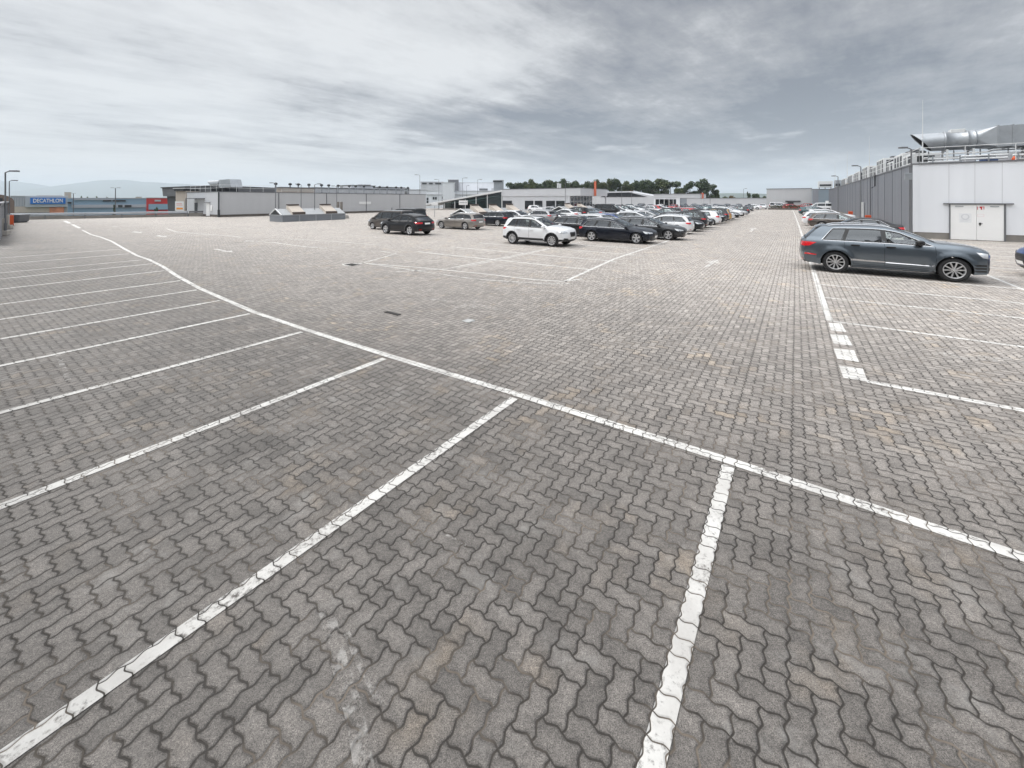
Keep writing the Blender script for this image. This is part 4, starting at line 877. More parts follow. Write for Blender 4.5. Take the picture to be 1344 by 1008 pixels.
# slanted dark grey block, loading tower
sb_ = frame_at(-88.0, 38.0, 'warehouse', 'dark grey building with leaning side wall and flat overhanging roof behind the loading tower', 'building')
sb_.rotation_euler = (0, 0, -0.12)
P0_ = PX(217.0, 247, 76); P1_ = PX(221.5, 280, 76)
sb_.location = (P1_.x, 76, 0)
w_ = (290-221.5)*76/F; hh = P0_.z
b = MB(); b.prism([(-0.45, hh-.6), (0.0, -1), (w_, -1), (w_, hh-.6)], 0, 16, 'y'); b.obj('leaning_wall', [M_DKGRY], sb_)
b = MB(); b.prism([(-0.75, hh), (-0.55, hh-1.5), (w_, hh-1.5), (w_, hh+0.35)], -0.6, 16.3, 'y'); b.obj('roof_fascia', [M_MID], sb_)
b = MB(); b.prism([(-0.85, hh+0.15), (-0.85, hh), (w_, hh+0.35), (w_, hh+0.5)], -0.8, 16.5, 'y'); b.obj('roof', [M_DARK], sb_)
q = PX(237, 278, 71.5); tw = empty('loading_tower', (q.x, 71.5, 0), -0.2, 'beige loading tower with white and orange sign panel beside the leaning grey wall', 'loading tower')
b = MB(); b.cbox(-1.05, 1.1, 0, 2.5, 0.5, 4.1, 0.04); b.obj('shell', [M_BEIGE], tw)
b = MB(); b.box(-1.0, 1.1, -.35, 2.3, 4.1, 4.5); b.obj('hood', [M_DARK], tw); b = MB(); b.box(-1.15, 1.25, -0.4, 2.6, 4.5, 4.62); b.obj('roof', [M_WST], tw)
b = MB(); b.box(-1.1, 0.75, -0.06, 0, 0.65, 2.3); sg_ = b.obj('sign_panel', [M_WHITE], tw)
b = MB(); b.box(-0.8, 0.55, -0.075, -0.06, 0.9, 1.2); b.obj('orange_band', [mat('sign_orange', (0.8, 0.3, 0.03), 0.5)], sg_)
b = MB()
for (x0_, x1_, z_) in ((-.8, .35, 1.85), (-.8, .5, 1.6)): b.box(x0_, x1_, -.075, -.06, z_, z_+.1)
b.obj('red_text_line', [mat('faded_red_text', (0.7, 0.32, 0.28), 0.5)], sg_)

# parapet and guard rail at the back left
def guard(a, c, name, label):
    d = (c-a); L_ = d.length; rz = math.atan2(d.y, d.x); root = empty(name, a, rz, label, 'guard rail')
    b = MB(); b.box(0, L_, 0, 0.25, -0.5, 0.42); b.obj('kerb_wall', [M_CONC], root)
    b = MB(); prof = [(-0.05, 0.52), (-0.10, 0.60), (-0.05, 0.68), (-0.10, 0.76), (-0.05, 0.84)]
    b.add([(x, y, z) for x in (0, L_) for (y, z) in prof], [(i, i+1, 6+i, 5+i) for i in range(4)]+[]); b.box(0, L_, -0.05, -0.03, 0.53, 0.83); b.obj('rail', [M_STEEL], root)
    k = int(L_/3.5)
    for i in range(k+1): b = MB(); b.box(L_*i/k-0.05, L_*i/k+0.05, -0.03, 0.06, 0, 0.86); b.obj('post', [M_MID], root)
    return root
guard(LW1, LW2, 'guard_rail', 'steel guard rail on a concrete kerb closing the back left of the deck')
sw = empty('parapet_wall', LW2+Vector((0.1, 0.2, 0)), math.atan2(2.6, 5.0), 'short concrete parapet with dark rail between guard rail and long grey building', 'wall')
b = MB(); b.box(0, 6.2, 0, 0.3, 0, 0.55); b.obj('wall', [M_CONC], sw); b = MB(); b.box(0, 6.2, -.06, 0, 0.6, 0.85); [b.box(x, x+.1, 0, .1, .5, .85) for x in (0, 2, 4, 6)]; b.obj('rail', [M_MID], sw)
SW0, SW1 = G(-2, 313), G(8.5, 290.5); lw = empty('side_wall', SW0, math.atan2(SW1.y-SW0.y, SW1.x-SW0.x), 'pale panelled parapet wall running away along the left edge of the deck', 'wall')
Ln = (SW1-SW0).length/.93; b = MB(); b.box(-6, Ln*0.93, -0.1, 0.1, 0.0, 2.25); seams(b, 'x', -0.1, -6, Ln*.93, 2.4, 0, 2.2, 1, -0.02); seams(b, 'x', 0.1, -6, Ln*.93, 2.4, 0, 2.2, 1, 0.02); b.obj('panels', [M_CLADL, M_MID], lw)
b = MB(); b.box(-6, Ln*0.93, -0.2, 0.2, 2.25, 2.4); b.obj('coping', [M_MID], lw)
bollard0 = None
for i, (u, v) in enumerate(((3.5, 309), (9.2, 300.5))):
    q = G(u, v); b = MB(); b.cbox(-.3, .3, -.3, .3, 0, .35, .04); b.cbox(-.13, .13, -.13, .13, .35, 1.25, .03)
    tag(b.obj('concrete_post', [mat('pale_concrete', (0.42, 0.39, 0.35), .85, var=.25)], loc=(q.x, q.y, 0), rz=.6), ['stubby concrete post at the foot of the nearest left lamp post', 'stubby concrete post between the two lamp posts on the left edge'][i], 'post', 'concrete posts on the left edge')
q = G(23.5, 292); wd = (31-16)*q.y/F; sk = empty('skip', (q.x, q.y, 0), 0.2, 'dark grey metal skip standing in the far left corner of the deck', 'skip')
b = MB(); b.prism([(-wd/2+.1, .12), (wd/2-.1, .12), (wd/2, 0.85), (-wd/2, .85)], -.6, .6, 'y'); [b.box(x, x+.06, -.63, .63, .15, .84) for x in (-.55, -.1, .35)]; b.obj('body', [M_MID], sk)
b = MB(); b.box(-wd/2-.03, wd/2+.03, -.65, .65, .85, .92); b.obj('rim', [M_STEEL], sk); b = MB(); b.box(-.5, -.4, -.5, .5, 0, .12); b.box(.4, .5, -.5, .5, 0, .12); b.obj('skid', [M_DARK], sk)

# orange hydrant boxes
def obox(loc, label, h=1.0):
    root = empty('hydrant_cabinet', loc, -YAW, label, 'cabinet', 'orange cabinets around the deck')
    b = MB(); b.cbox(-0.22, 0.22, -0.18, 0.18, 0.12, h, 0.02); b.obj('cabinet', [M_ORANGE], root); b = MB(); b.box(-0.17, 0.17, -0.19, -0.18, 0.2, h-0.1); b.box(-.25, .25, -.2, .2, 0, .12); b.obj('door_panel', [mat('orange_dark', (0.5, 0.07, 0.015), 0.5)], root)
q = G(14, 296); obox((q.x, q.y, 0), 'orange cabinet next to the grey skip in the far left corner', 1.05)
for (u, y, lb) in ((469.8, 82, 'orange cabinet against the long grey wall behind the brown minivan'), (531, 92, 'orange cabinet at the right end of the long grey wall'), ):
    obox(((u-CX)*y/F, y, 0), lb, 1.35)
for (y_, lb) in ((13.9, 'orange cabinet at the slate wall behind the black coupe'), (29.5, 'small orange cabinet farther along the slate wall')): q = rp(-0.9, y_, 0); obox(q, lb, 1.1)

# lamp posts
LAMPS = 'slender lamp posts on the deck'
def lamp(u, y, vt, label, arm=1.0, dbl=False, m_=None, r=0.055, group=LAMPS, z0=0.0, ang=0.0):
    p = PX(u, vt, y); root = empty('lamp_post', (p.x, p.y, z0), ang, label, 'lamp post', group); h = p.z-z0
    b = MB(); b.tube([(0, 0, 0), (0, 0, 0.9)], r*1.5, 8); b.tube([(0, 0, 0.9), (0, 0, h)], r, 8, r2=r*0.75); b.lathe([(0.18, 0), (0.18, 0.05), (0, 0.05)], 10); b.obj('pole', [m_ or M_MID], root)
    for sg in ((1, -1) if dbl else (1 if arm >= 0 else -1,)):
        a = abs(arm); b = MB(); b.tube([(0, 0, h), (sg*a*0.25, 0, h+0.08), (sg*a*0.5, 0, h+0.10)], 0.035, 6); b.cbox(min(sg*a*0.45, sg*a), max(sg*a*0.45, sg*a), -0.14, 0.14, h+0.06, h+0.16, 0.02); b.obj('lamp_head', [M_MID], root)
lamp(7, 29.9, 226.5, 'lamp post nearest the camera on the left edge of the deck', 0.9, m_=M_MID); lamp(12.2, 49, 238, 'second lamp post on the left edge, beside the orange cabinet', 0.9)
for (u, y, vt, arm, lb) in ((361.6, 58, 241, -0.8, 'lamp post behind the gable end of the skylight row'), (395.2, 60, 242.5, -0.8, 'lamp post behind the left skylight hatch'), (413, 52, 242.5, 0.8, 'lamp post between the two skylight hatches'), (423, 76, 254, 0.0, 'short lamp post against the grey wall behind the right skylight hatch'),
    (442, 64, 245, -0.8, 'lamp post right behind the twin concrete pillars'), (551, 98, 230, -1.2, 'tall lamp post at the right end of the long grey wall'), (576, 110, 236, -1.2, 'lamp post in front of the pale factory, left of the rooftop box'), (607, 115, 234, 1.4, 'lamp post in front of the pale factory, right of the rooftop box'),
    (612.5, 120, 244, 0.8, 'short lamp post next to the sign on the glass wedge'), (627, 112, 236, 1.2, 'lamp post rising above the low end of the glass wedge'), (742, 78, 239, 0.8, 'lamp post in front of the grey pavilion'), (816, 95, 245, 0.7, 'white lamp post right of the pavilion before the trees'),
    (829, 110, 250, 0.0, 'thin short lamp post right of the pavilion'), (874, 118, 251, 1.0, 'lamp post in front of the second pavilion'), (932, 105, 244, 1.0, 'lamp post in front of the round dark trees'), (976, 128, 248, 1.0, 'lamp post left of the far grey block'), (1129.8, 40, 219, -0.8, 'lamp post standing before the slate wall'), (1099.9, 55, 232, -0.8, 'lamp post farther along the slate wall')):
    lamp(u, y, vt, lb, arm)
p = PX(1196, 196, 27.3); lamp(1196, 27.3, 196, 'lamp post at the corner of the right building with a grey box on it', -0.75, r=0.05)
b = MB(); q = PX(1192, 231.5, 27.2); b.cbox(-0.22, 0.22, -0.06, 0.06, -0.22, 0.22, 0.02); [b.box(-.2, .2, -.075, -.06, z_, z_+.03) for z_ in (-.15, -.05, .05, .15)]; tag(b.obj('control_box', [M_STEEL], loc=q, rz=-0.2), 'grey louvred control box fixed to the corner lamp post of the right building', 'control box')
lamp(514, 87, 255, 'thick dark drain post on the long grey wall above the brown minivan', 0.0, m_=M_DARK, r=0.09)
lamp(151.5, 110, 247, 'tall floodlight mast in front of the pale blue buildings', 1.2, True, r=0.12, group='masts beyond the deck', z0=-7.0)
lamp(96.3, 150, 254, 'small mast behind the blue shop sign', 0.8, True, r=0.14, group='masts beyond the deck', z0=-7.0)

# skylight rows
def skylight(t, s, length, width, label, hatches, group='skylight rows on the deck'):
    root = frame_at(t, s, 'rooflight', label, 'skylight', group)
    b = MB(); b.box(-width, 0, 0, length, 0, 0.72); [b.box(0, 0.03, y, y+0.12, 0, .72, 1) for y in [length*i/4 for i in range(4)]]; b.box(-width-.05, .06, -.05, length+.05, .72, .82, 1); b.obj('base', [mat('blue_grey_panel', (0.20, 0.215, 0.235), 0.45), M_STEEL], root)
    b = MB(); hw = width/2; z1 = 1.5
    b.add([(-width, 0, .82), (0, 0, .82), (0, length, .82), (-width, length, .82), (-hw, 0, z1), (-hw, length, z1)], [(1, 2, 5, 4), (3, 0, 4, 5)]); b.obj('glazed_roof', [mat('opal_glazing', (0.33, 0.34, 0.345), 0.25, var=.1)], root)
    b = MB(); b.add([(-width+.15, -.01, .86), (-.15, -.01, .86), (-hw, -.01, z1-.12)], [(0, 1, 2)]); b.obj('gable_glass', [M_WINB], root)
    b = MB()
    for (a_, c_) in (((-width, 0, .8), (-hw, 0, z1)), ((0, 0, .8), (-hw, 0, z1))): b.tube([a_, c_], .07, 6)
    b.obj('gable_frame', [M_WST], root)
    for hy in hatches:
        h_ = MB(); vs = [(-1.5, hy, 1.0), (0.05, hy, .82), (0.05, hy+1.7, .82), (-1.5, hy+1.7, 1.0), (-1.5, hy+.15, 1.95), (-0.15, hy+.1, 1.15), (-0.15, hy+1.6, 1.15), (-1.5, hy+1.55, 1.95)]
        h_.add(vs, [(0, 1, 5, 4), (1, 2, 6, 5), (2, 3, 7, 6), (3, 0, 4, 7), (4, 5, 6, 7)]); o_ = h_.obj('smoke_hatch', [M_BEIGE], root)
        h_ = MB(); h_.box(-0.10, 0.08, hy+.1, hy+1.6, 0.84, 1.12); h_.box(-1.62, -1.3, hy+.15, hy+1.55, 1.9, 2.05); h_.obj('hatch_edge', [mat('brown_metal', (0.09, 0.07, 0.06), 0.6)], o_)
    return root
skylight(-49.0, 24.0, 8.2, 2.8, 'long low skylight with two beige smoke hatches and a small glass gable', (1.2, 5.4))
skylight(-31.0, 36.5, 12.0, 3.2, 'second skylight with white gable frame showing between the black SUV and the silver estate', (1.5, 5.2, 9.0))
skylight(-29.5, 58.0, 12.0, 3.0, 'third skylight row, behind the silver estate car below the glass wedge', (2.0, 6.5))
q = G(359, 291); b = MB(); obox((q.x+.3, q.y+.6, 0), 'orange cabinet beside the glass gable of the first skylight', 1.15)
q = G(364.5, 291); b = MB(); b.cbox(-.22, .22, -.15, .15, 0, 1.0, .03); b.box(-.15, .15, -.16, -.15, .6, .9); tag(b.obj('fuse_box', [M_DARK], loc=(q.x+.3, q.y+.3, 0), rz=-YAW), 'dark box standing between the orange cabinet and the skylight gable', 'fuse box')
pl = empty('concrete_pillars', G(446, 286.5), -YAW, 'pair of tall weathered concrete pillars on a low plinth beside the beige-hatched skylight', 'pillars')
b = MB(); b.prism([(-1.2, 0), (1.5, 0), (1.2, .45), (-.9, .45)], -.5, .5, 'y'); b.obj('plinth', [M_CONC], pl)
for x in (-.42, .38): b = MB(); b.lathe([(.0, 2.3), (.16, 2.3), (.17, 2.2), (.17, .4)], 14, 'z', o=(x, 0, 0)); b.obj('pillar', [mat('brown_concrete', (0.2, 0.18, 0.16), 0.8, var=.25)], pl)

# glass-fronted pavilion
PT, PS, PH = -36.6, 78.0, 4.95
pv = frame_at(PT, PS, 'pavilion', 'light grey entrance pavilion with dark windows and a deep flat canopy at the right', 'building')
b = MB(); b.box(-20, -2.8, 0, 12, 0, PH); seams(b, 'x', 0, -20, -2.8, 2.9, 3.2, PH-.02, 0, -.02); b.obj('wall', [M_CLADL], pv)
b = MB(); b.box(-20.1, 0, -0.15, 14.5, PH-1.55, PH); b.box(-20.15, .05, -.2, 14.6, PH, PH+.12, 1); b.obj('roof_fascia', [M_CLADL, M_MID], pv)
b = MB(); b.box(-2.8, -2.75, .05, 12, 0, PH-1.6); b.obj('glazing', [M_WIN], pv)
b = MB(); [b.box(-2.75, -2.65, y, y+.1, 0, PH-1.6) for y in (.6, 2.2, 3.8, 5.4, 7, 8.6, 10.2, 11.8)]; b.box(-2.75, -2.65, 0, 12, 2.2, 2.3); b.obj('mullion', [M_WST], pv)
b = MB(); b.box(-.35, -.1, 13.9, 14.2, 0, PH-1.55); b.box(-2.9, -2.5, -.1, .2, 0, PH-1.5); b.obj('column', [M_CLADL], pv)
for (u0, u1) in ((660, 672), (689, 700), (702, 712), (717, 728.5), (730, 741)):
    def tf(u): k = (u-CX)/F; return (k*E1[1]*PS-E1[0]*PS)/(E2[0]-k*E2[1])-PT
    x0_, x1_ = tf(u0), tf(u1); b = MB(); b.box(x0_, x1_, -.06, -.005, 0.4, 2.35); wo_ = b.obj('window', [M_DARK], pv); b = MB(); b.box(x0_+.08, x1_-.08, -.08, -.06, 0.48, 2.28); b.obj('pane', [M_WIN], wo_)
for (x0_, lb) in ((3, ''),):
    each('chimney', [(-7.2, -6.85, 3, 3.4, PH+.1, PH+1.35), (-6.7, -6.35, 3, 3.4, PH+.1, PH+1.2)], M_WST, pv)
q = ST(PT+.25, PS+6.8); fl = empty('banner', (q.x, q.y, 0), -YAW, 'narrow orange banner on a pole at the canopy of the grey pavilion', 'banner')
b = MB(); b.tube([(0, 0, 0), (0, 0, 7.0)], .06, 8); b.obj('pole', [M_WST], fl); b = MB(); b.cbox(-.25, .25, -.05, .05, 3.4, 6.6, .03); b.obj('banner_panel', [M_ORANGE], fl)
wg = frame_at(PT-20.0, PS, 'glass_wedge', 'glazed triangular ramp enclosure sloping down to the left from the grey pavilion', 'building')
b = MB(); L_ = 19.0; hh_ = PH-.5; b.add([(-L_, 0, 0.3), (0, 0, 0.3), (0, 0, hh_), (-L_, 0, 1.6), (-L_, 6, .3), (0, 6, .3), (0, 6, hh_), (-L_, 6, 1.6)], [(0, 1, 2, 3), (5, 4, 7, 6), (4, 0, 3, 7)]); b.obj('glazing', [glassmat('green_glass', (0.10, 0.17, 0.16), 1.6)], wg)
b = MB(); b.add([(-L_-8, -.3, 0.9), (0, -.3, hh_), (0, -.3, hh_+.4), (-L_-8, -.3, 1.3), (-L_-8, 6.3, 0.9), (0, 6.3, hh_), (0, 6.3, hh_+.4), (-L_-8, 6.3, 1.3)], [(0, 1, 2, 3), (7, 6, 5, 4), (3, 2, 6, 7), (0, 4, 5, 1), (0, 3, 7, 4), (1, 5, 6, 2)]); b.obj('sloping_roof', [M_WST], wg)
b = MB(); [b.box(x, x+.14, -.12, -.02, 0, hh_+(x/L_)*(hh_-1.6)) for x in (-18.6, -15, -11.5, -8, -4.5, -.2)]; b.obj('mullion', [M_WST], wg)
b = MB(); b.box(-L_, 0, -.2, 6, 0, .35); b.obj('base', [M_CONC], wg)
q = PX(608, 266, 74); sg2 = empty('sign_board', (q.x, q.y, 0), -0.1, 'white framed sign board on a post before the low end of the glass wedge', 'sign')
b = MB(); b.cbox(-.8, .8, -.05, .05, 1.65, 2.45, .03); b.obj('panel', [M_WHITE], sg2); b = MB(); b.box(-.65, .3, -.06, -.05, 1.98, 2.12); b.box(.42, .62, -.06, -.05, 1.93, 2.18); b.obj('grey_legend', [mat('legend_grey', (0.35, 0.35, 0.36), .5)], sg2); b = MB(); b.tube([(0, 0, 0), (0, 0, 1.7)], .05, 6); b.obj('post', [M_MID], sg2)
q = PX(570.5, 267.5, 60); sg3 = empty('sign_board', (q.x, q.y, 0), 0.1, 'small plain white sign on a thin post behind the black coupe SUV', 'sign')
b = MB(); b.cbox(-.5, .5, -.03, .03, 1.75, 2.2, .02); b.obj('panel', [M_WHITE], sg3); b = MB(); b.tube([(0, .04, 0), (0, .04, 2.1)], .04, 6); b.obj('post', [M_STEEL], sg3)
# second pavilion
p2 = frame_at(-21, 118, 'pavilion', 'second smaller grey pavilion with windows and canopy, far right of the tree line', 'building')
b = MB(); b.box(-12.0, -5, 0, 8, 0, 3.0); b.obj('wall', [M_CLADW], p2); b = MB(); b.box(-12, 0, -.1, 9, 3.0, 4.1); b.box(-12.1, .1, -.2, 9.1, 4.1, 4.22, 1); b.obj('roof_fascia', [M_CLADL, M_MID], p2)
b = MB(); b.box(-11.5, -6, -.05, -.005, .5, 2.7); b.obj('window', [M_WIN], p2); b = MB(); [b.box(x, x+.12, -.12, -.055, .5, 2.7) for x in (-10.5, -9.2, -7.9, -6.8)]; b.obj('mullion', [M_WST], p2); b = MB(); b.box(-5, -4.9, .2, 8, 0, 3); b.obj('glazing', [M_WIN], p2)
b = MB(); b.prism([(-31, 0), (-12, 0), (-12, 3.6), (-20, 5.1), (-29, 5.0), (-31, 3.4)], .6, 10, 'y'); b.obj('annexe', [M_CLADL], p2); b = MB(); b.prism([(-28, 3.4), (-14, 3.4), (-19, 4.7), (-27, 4.6)], .5, .6, 'y'); b.obj('clerestory', [M_WIN], p2)
q = ST(-20.9, 121); fl = empty('banner', (q.x, q.y, 0), -YAW, 'short orange banner at the canopy of the second pavilion', 'banner')
b = MB(); b.tube([(0, 0, 0), (0, 0, 4.6)], .06, 8); b.obj('pole', [M_WST], fl); b = MB(); b.cbox(-.3, .3, -.05, .05, 2.9, 4.4, .03); b.obj('banner_panel', [M_ORANGE], fl)
# far parapet walls and blocks
fw_ = frame_at(0, 140, 'parapet_wall', 'long pale grey parapet wall across the far end of the deck', 'wall')
b = MB(); b.box(-82, -7, 0, .5, 0, 3.0); seams(b, 'x', 0, -82, -7, 3, 0, 2.95, 0, -.03); b.obj('wall', [M_CLADL], fw_); b = MB(); b.box(-82, -7, -.1, .6, 3.0, 3.12); b.obj('coping', [M_MID], fw_)
gb_ = frame_at(-7, 139, 'plant_room', 'plain mid-grey block at the far end of the aisle', 'building'); b = MB(); b.box(0, 10.5, 0, 12, 0, 5.6); seams(b, 'x', 0, 0, 10.5, 1.5, .3, 5.5, 0, -.03); b.obj('wall', [M_CLADG], gb_); b = MB(); b.box(-.1, 10.6, -.1, 12, 5.6, 5.75); b.obj('roof_flashing', [M_MID], gb_)
b = MB(); b.box(4.5, 8.0, -.4, 0, 2.0, 2.3); [b.box(x, x+1.4, -.06, 0, .2, 1.9) for x in (2, 5)]; b.obj('door', [M_DARK], gb_)
bb_ = frame_at(3.5, 131, 'warehouse', 'blue-grey block with white doors closing the far end behind the right-hand cars', 'building')
b = MB(); b.box(0, 30, 0, 20, 0, 5.2); seams(b, 'x', 0, 0, 12, 1.2, 0, 5.1, 0, -.03); b.obj('wall', [mat('blue_grey_clad', (0.22, 0.27, 0.31), .5, var=.08)], bb_)
b = MB(); b.box(2.6, 5.0, -.08, 0, 0, 2.3); b.obj('door', [M_DOOR], bb_); b = MB(); b.box(-.1, 30, -.1, 20, 5.2, 5.35); b.obj('roof_flashing', [M_MID], bb_); b = MB(); b.box(-.05, 1.2, -.1, 0, 0, 5.2); b.obj('corner_panel', [M_CLADS], bb_)
for (x, w, h, lb) in ((1.2, 3.0, 2.0, 'white rooftop unit farthest left on the far blue-grey block'), (4.6, 1.2, 2.2, 'narrow grey rooftop unit between two white ones on the far block'), (6.2, 3.4, 2.2, 'white rooftop unit farthest right on the far blue-grey block')):
    q = ST(3.5+x, 133); root = empty('ventilation_unit', (q.x, q.y, 5.35), -YAW, lb, 'ventilation unit', 'units on the far block'); b = MB(); b.cbox(0, w, 0, 3, .4, h, .03); b.obj('casing', [M_WST if w > 2 else M_STEEL], root)
    b = MB(); [b.box(w*q_, w*q_+.15, .1, .3, 0, .4) for q_ in (.05,)]; b.obj('foot', [M_DARK], root); each('foot', [(w*q_, w*q_+.15, .1, .3, 0, .4) for q_ in (.45, .85)], M_DARK, root); each('louvre', [(w*.1, w*.9, -.03, 0, .7, h*.6)], M_DARK, root)
br = frame_at(-6, 126, 'planter_barrier', 'low dark kerb barrier with shrubs ending the aisle in front of the red cars', 'barrier'); b = MB(); b.box(0, 7, 0, .8, 0, .45); b.obj('kerb', [M_CONCD], br)
b = MB(); r_ = random.Random(3)
for i in range(260): x, y, z = r_.uniform(.1, 6.9), r_.uniform(.1, .7), r_.uniform(.45, .95); a = r_.uniform(0, 6.28); b.add([(x, y, z), (x+.25*math.cos(a), y+.25*math.sin(a), z+.1), (x+.1*math.cos(a+1), y+.1*math.sin(a+1), z+.28)], [(0, 1, 2)])
b.obj('shrubs', [mat('shrub_leaf', (0.06, 0.06, 0.03), .8)], br)

# buildings beyond the deck: frontal blocks given by their picture columns, roof row and distance
def block(u0, u1, vt, y, depth, m_, name='building', label='', cat='building', parts=(), group=None, z0=-7.5, rz=0.0):
    um = (u0+u1)/2; ph = math.atan2(um-CX, F); cx_, cy_ = (um-CX)*y/F, y; dx_, dy_ = math.cos(ph), -math.sin(ph)    # facade turned square to the street it faces
    def lx(u): k_ = (u-CX)/F; return (k_*cy_-cx_)/(dx_-k_*dy_)
    o_ = lx(u0); w = lx(u1)-o_; root = empty(name, (cx_+dx_*o_, cy_+dy_*o_, z0), -ph, label, cat, group); h = HC-(vt-HY)*y/F-z0
    b = MB(); b.box(0, w, 0, depth, 0, h); b.obj('wall', [m_], root); b = MB(); b.box(-.2, w+.2, -.2, depth, h, h+.25); b.obj('roof', [M_CLADL], root)
    for (nm, pu0, pu1, pv0, pv1, pm, off) in parts:
        x0_, x1_ = lx(pu0)-o_, lx(pu1)-o_; yy_ = cy_+dy_*(lx((pu0+pu1)/2)); b = MB(); b.box(x0_, x1_, -off, -.01, HC-(pv1-HY)*yy_/F-z0, HC-(pv0-HY)*yy_/F-z0); b.obj(nm, [pm], root)
    return root
sh = block(14, 88.5, 258, 130, 25, M_LBL2, 'shop', 'pale sports shop with a large blue lettered sign beyond the guard rail', 'shop', (('wing_wall', 15, 66, 271, 279, M_BEIGE, .5), ('sign_frame', 33, 88.3, 257.8, 271.5, M_LBL2, 1.2), ('blue_sign', 39.8, 85.8, 259.6, 267.6, M_BLUE, 1.5), ('poster', 65, 84, 271.8, 279.5, mat('poster_orange', (0.55, 0.22, 0.12), .6, var=.9, scale=.35), .8), ('dark_recess', 15, 65, 279.3, 281, M_DARK, .6))+tuple(('rib', u, u+1.0, 259.5, 270.5, M_CLADL, .3) for u in (17, 20, 23, 27, 31)))
sgn_ = [c_ for c_ in sh.children if c_.name.startswith('blue_sign')][0]; bb3 = [Vector(v_) for v_ in sgn_.bound_box]; w3 = max(v_.x for v_ in bb3)-min(v_.x for v_ in bb3); h3 = max(v_.z for v_ in bb3)-min(v_.z for v_ in bb3); tx = text('DECATHLON', h3*0.86, M_WHITE, sh, (sum(v_.x for v_ in bb3)/8, -1.6, sum(v_.z for v_ in bb3)/8), (R(90), 0, 0), 1.0); tx.scale.x = w3*0.84/max(.1, tx.dimensions.x)
ex = block(88.6, 240, 260.5, 165, 30, M_LBLUE, 'warehouse', 'long pale blue industrial hall beyond the guard rail', 'building', (('grey_band', 94, 196, 268.5, 272.5, M_LBL2, .4), ('window_strip', 155, 160.8, 269, 272, M_WINB, .6), ('window_strip', 163.5, 172.5, 269, 272, M_WINB, .6), ('upper_band', 96, 150, 261, 262.5, M_LBL2, .4), ('upper_window', 135, 146, 262.5, 264.3, M_WINB, .4), ('upper_window', 148, 165, 262.5, 264.3, M_WINB, .4), ('loading_canopy', 88.7, 94, 265, 267, M_DARK, 2), ('stair_tower', 194, 202, 265, 279, M_LBLUE, 1.5)))
block(192, 222, 260, 150, 10, M_REDP, 'building', 'bright red flat block between the pale blue hall and the dark leaning wall', 'building', (('pale_window', 203, 211, 262.2, 264.5, M_LBL2, .3), ('lower_wall', 195, 222, 267.7, 275, M_LBLUE, .4)))
block(84.5, 93.5, 252.5, 420, 20, M_BEIGE, 'tower_block', 'pale tower block far behind the shop sign', 'tower block', (('window_strip', 88, 88.8, 254, 262, M_LBL2, .6),)); block(48, 82, 256.8, 380, 30, mat('brick_flats', (0.42, 0.30, 0.22), .8, var=.5, scale=.08), 'flats', 'long low brick flats on the horizon above the blue shop sign', 'flats')
block(178, 186, 258.5, 360, 20, M_BEIGE, 'house', 'small beige house on the horizon left of the red block', 'house')
q = PX(-4, 262, 70); hs = empty('shed', (q.x, 70, -7.5), 0.9, 'brown round-roofed shed behind the left parapet wall', 'shed'); b = MB(); pr_ = [(1.9*math.cos(a), 9.6+1.4*math.sin(a)) for a in [math.pi*i/14 for i in range(15)]]
b.prism([(1.9, 0)]+pr_+[(-1.9, 0)], 0, 6, 'y'); b.obj('wall', [mat('brown_roof', (0.20, 0.15, 0.125), .8)], hs); b = MB(); b.box(-.6, .6, -.1, 0, 9.3, 10.4); b.obj('opening', [M_DARK], hs)
# pale factory
block(548, 660, 251, 210, 30, M_CLADW, 'factory', 'large pale factory front with rows of small dark windows behind the glass wedge', 'factory', tuple(('window', u, u+2.2, v, v+3.2, M_WINB, .3) for (u, v) in ((557, 259.5), (560, 259.5), (568, 258.5), (571, 258.5), (580, 258), (583, 258), (586, 258), (592, 258), (595, 258), (557, 263.5), (560, 263.5), (580, 262.5), (583, 262.5), (586, 262.5)))+(('grey_band', 548, 660, 254.5, 256, M_CLADL, .4), ('dark_canopy', 592, 604, 266, 269, M_DARK, 1.0)))
block(596, 660, 240, 240, 30, M_CLADW, 'factory', 'tall pale factory hall rising behind the front factory with a grey window band', 'factory', (('grey_band', 629, 640, 247.5, 250, M_MID, .4), ('grey_band', 645, 660, 247, 250.5, M_CLADL, .4)))
block(581, 597, 240, 205, 10, M_CLADW, 'stair_tower', 'white cubic stair tower on the pale factory front', 'tower', (('shadow_gap', 595.5, 597, 241, 251, M_CLADL, .3),))
block(552, 582, 239, 260, 12, M_CLADL, 'roof_block', 'rooftop block with a dotted dark top edge at the left of the factory', 'building', (('dark_opening', 554, 560, 240, 241.8, M_DARK, .4), ('dark_opening', 563, 568, 240, 241.8, M_DARK, .4), ('dark_opening', 571, 579, 240, 241.8, M_DARK, .4)))
block(648, 661, 236.8, 215, 10, M_STEEL, 'roof_block', 'ribbed metal box on the factory roof left of the grey pavilion', 'building', (('dark_top', 647, 659, 237, 239, M_DARK, .6),)); block(588, 602, 236, 236, 5, M_MID, 'roof_block', 'small grey machine on top of the factory stair tower', 'building')
block(446, 470, 244, 150, 6, M_CLADL, 'roof_block', 'pale roof house behind the grey building above the twin pillars', 'building'); block(470, 486, 243, 152, 6, M_CLADW, 'roof_block', 'pale roof house with overhang right of the first one', 'building', (('overhang', 470, 486, 243, 244.3, M_DARK, 1),))
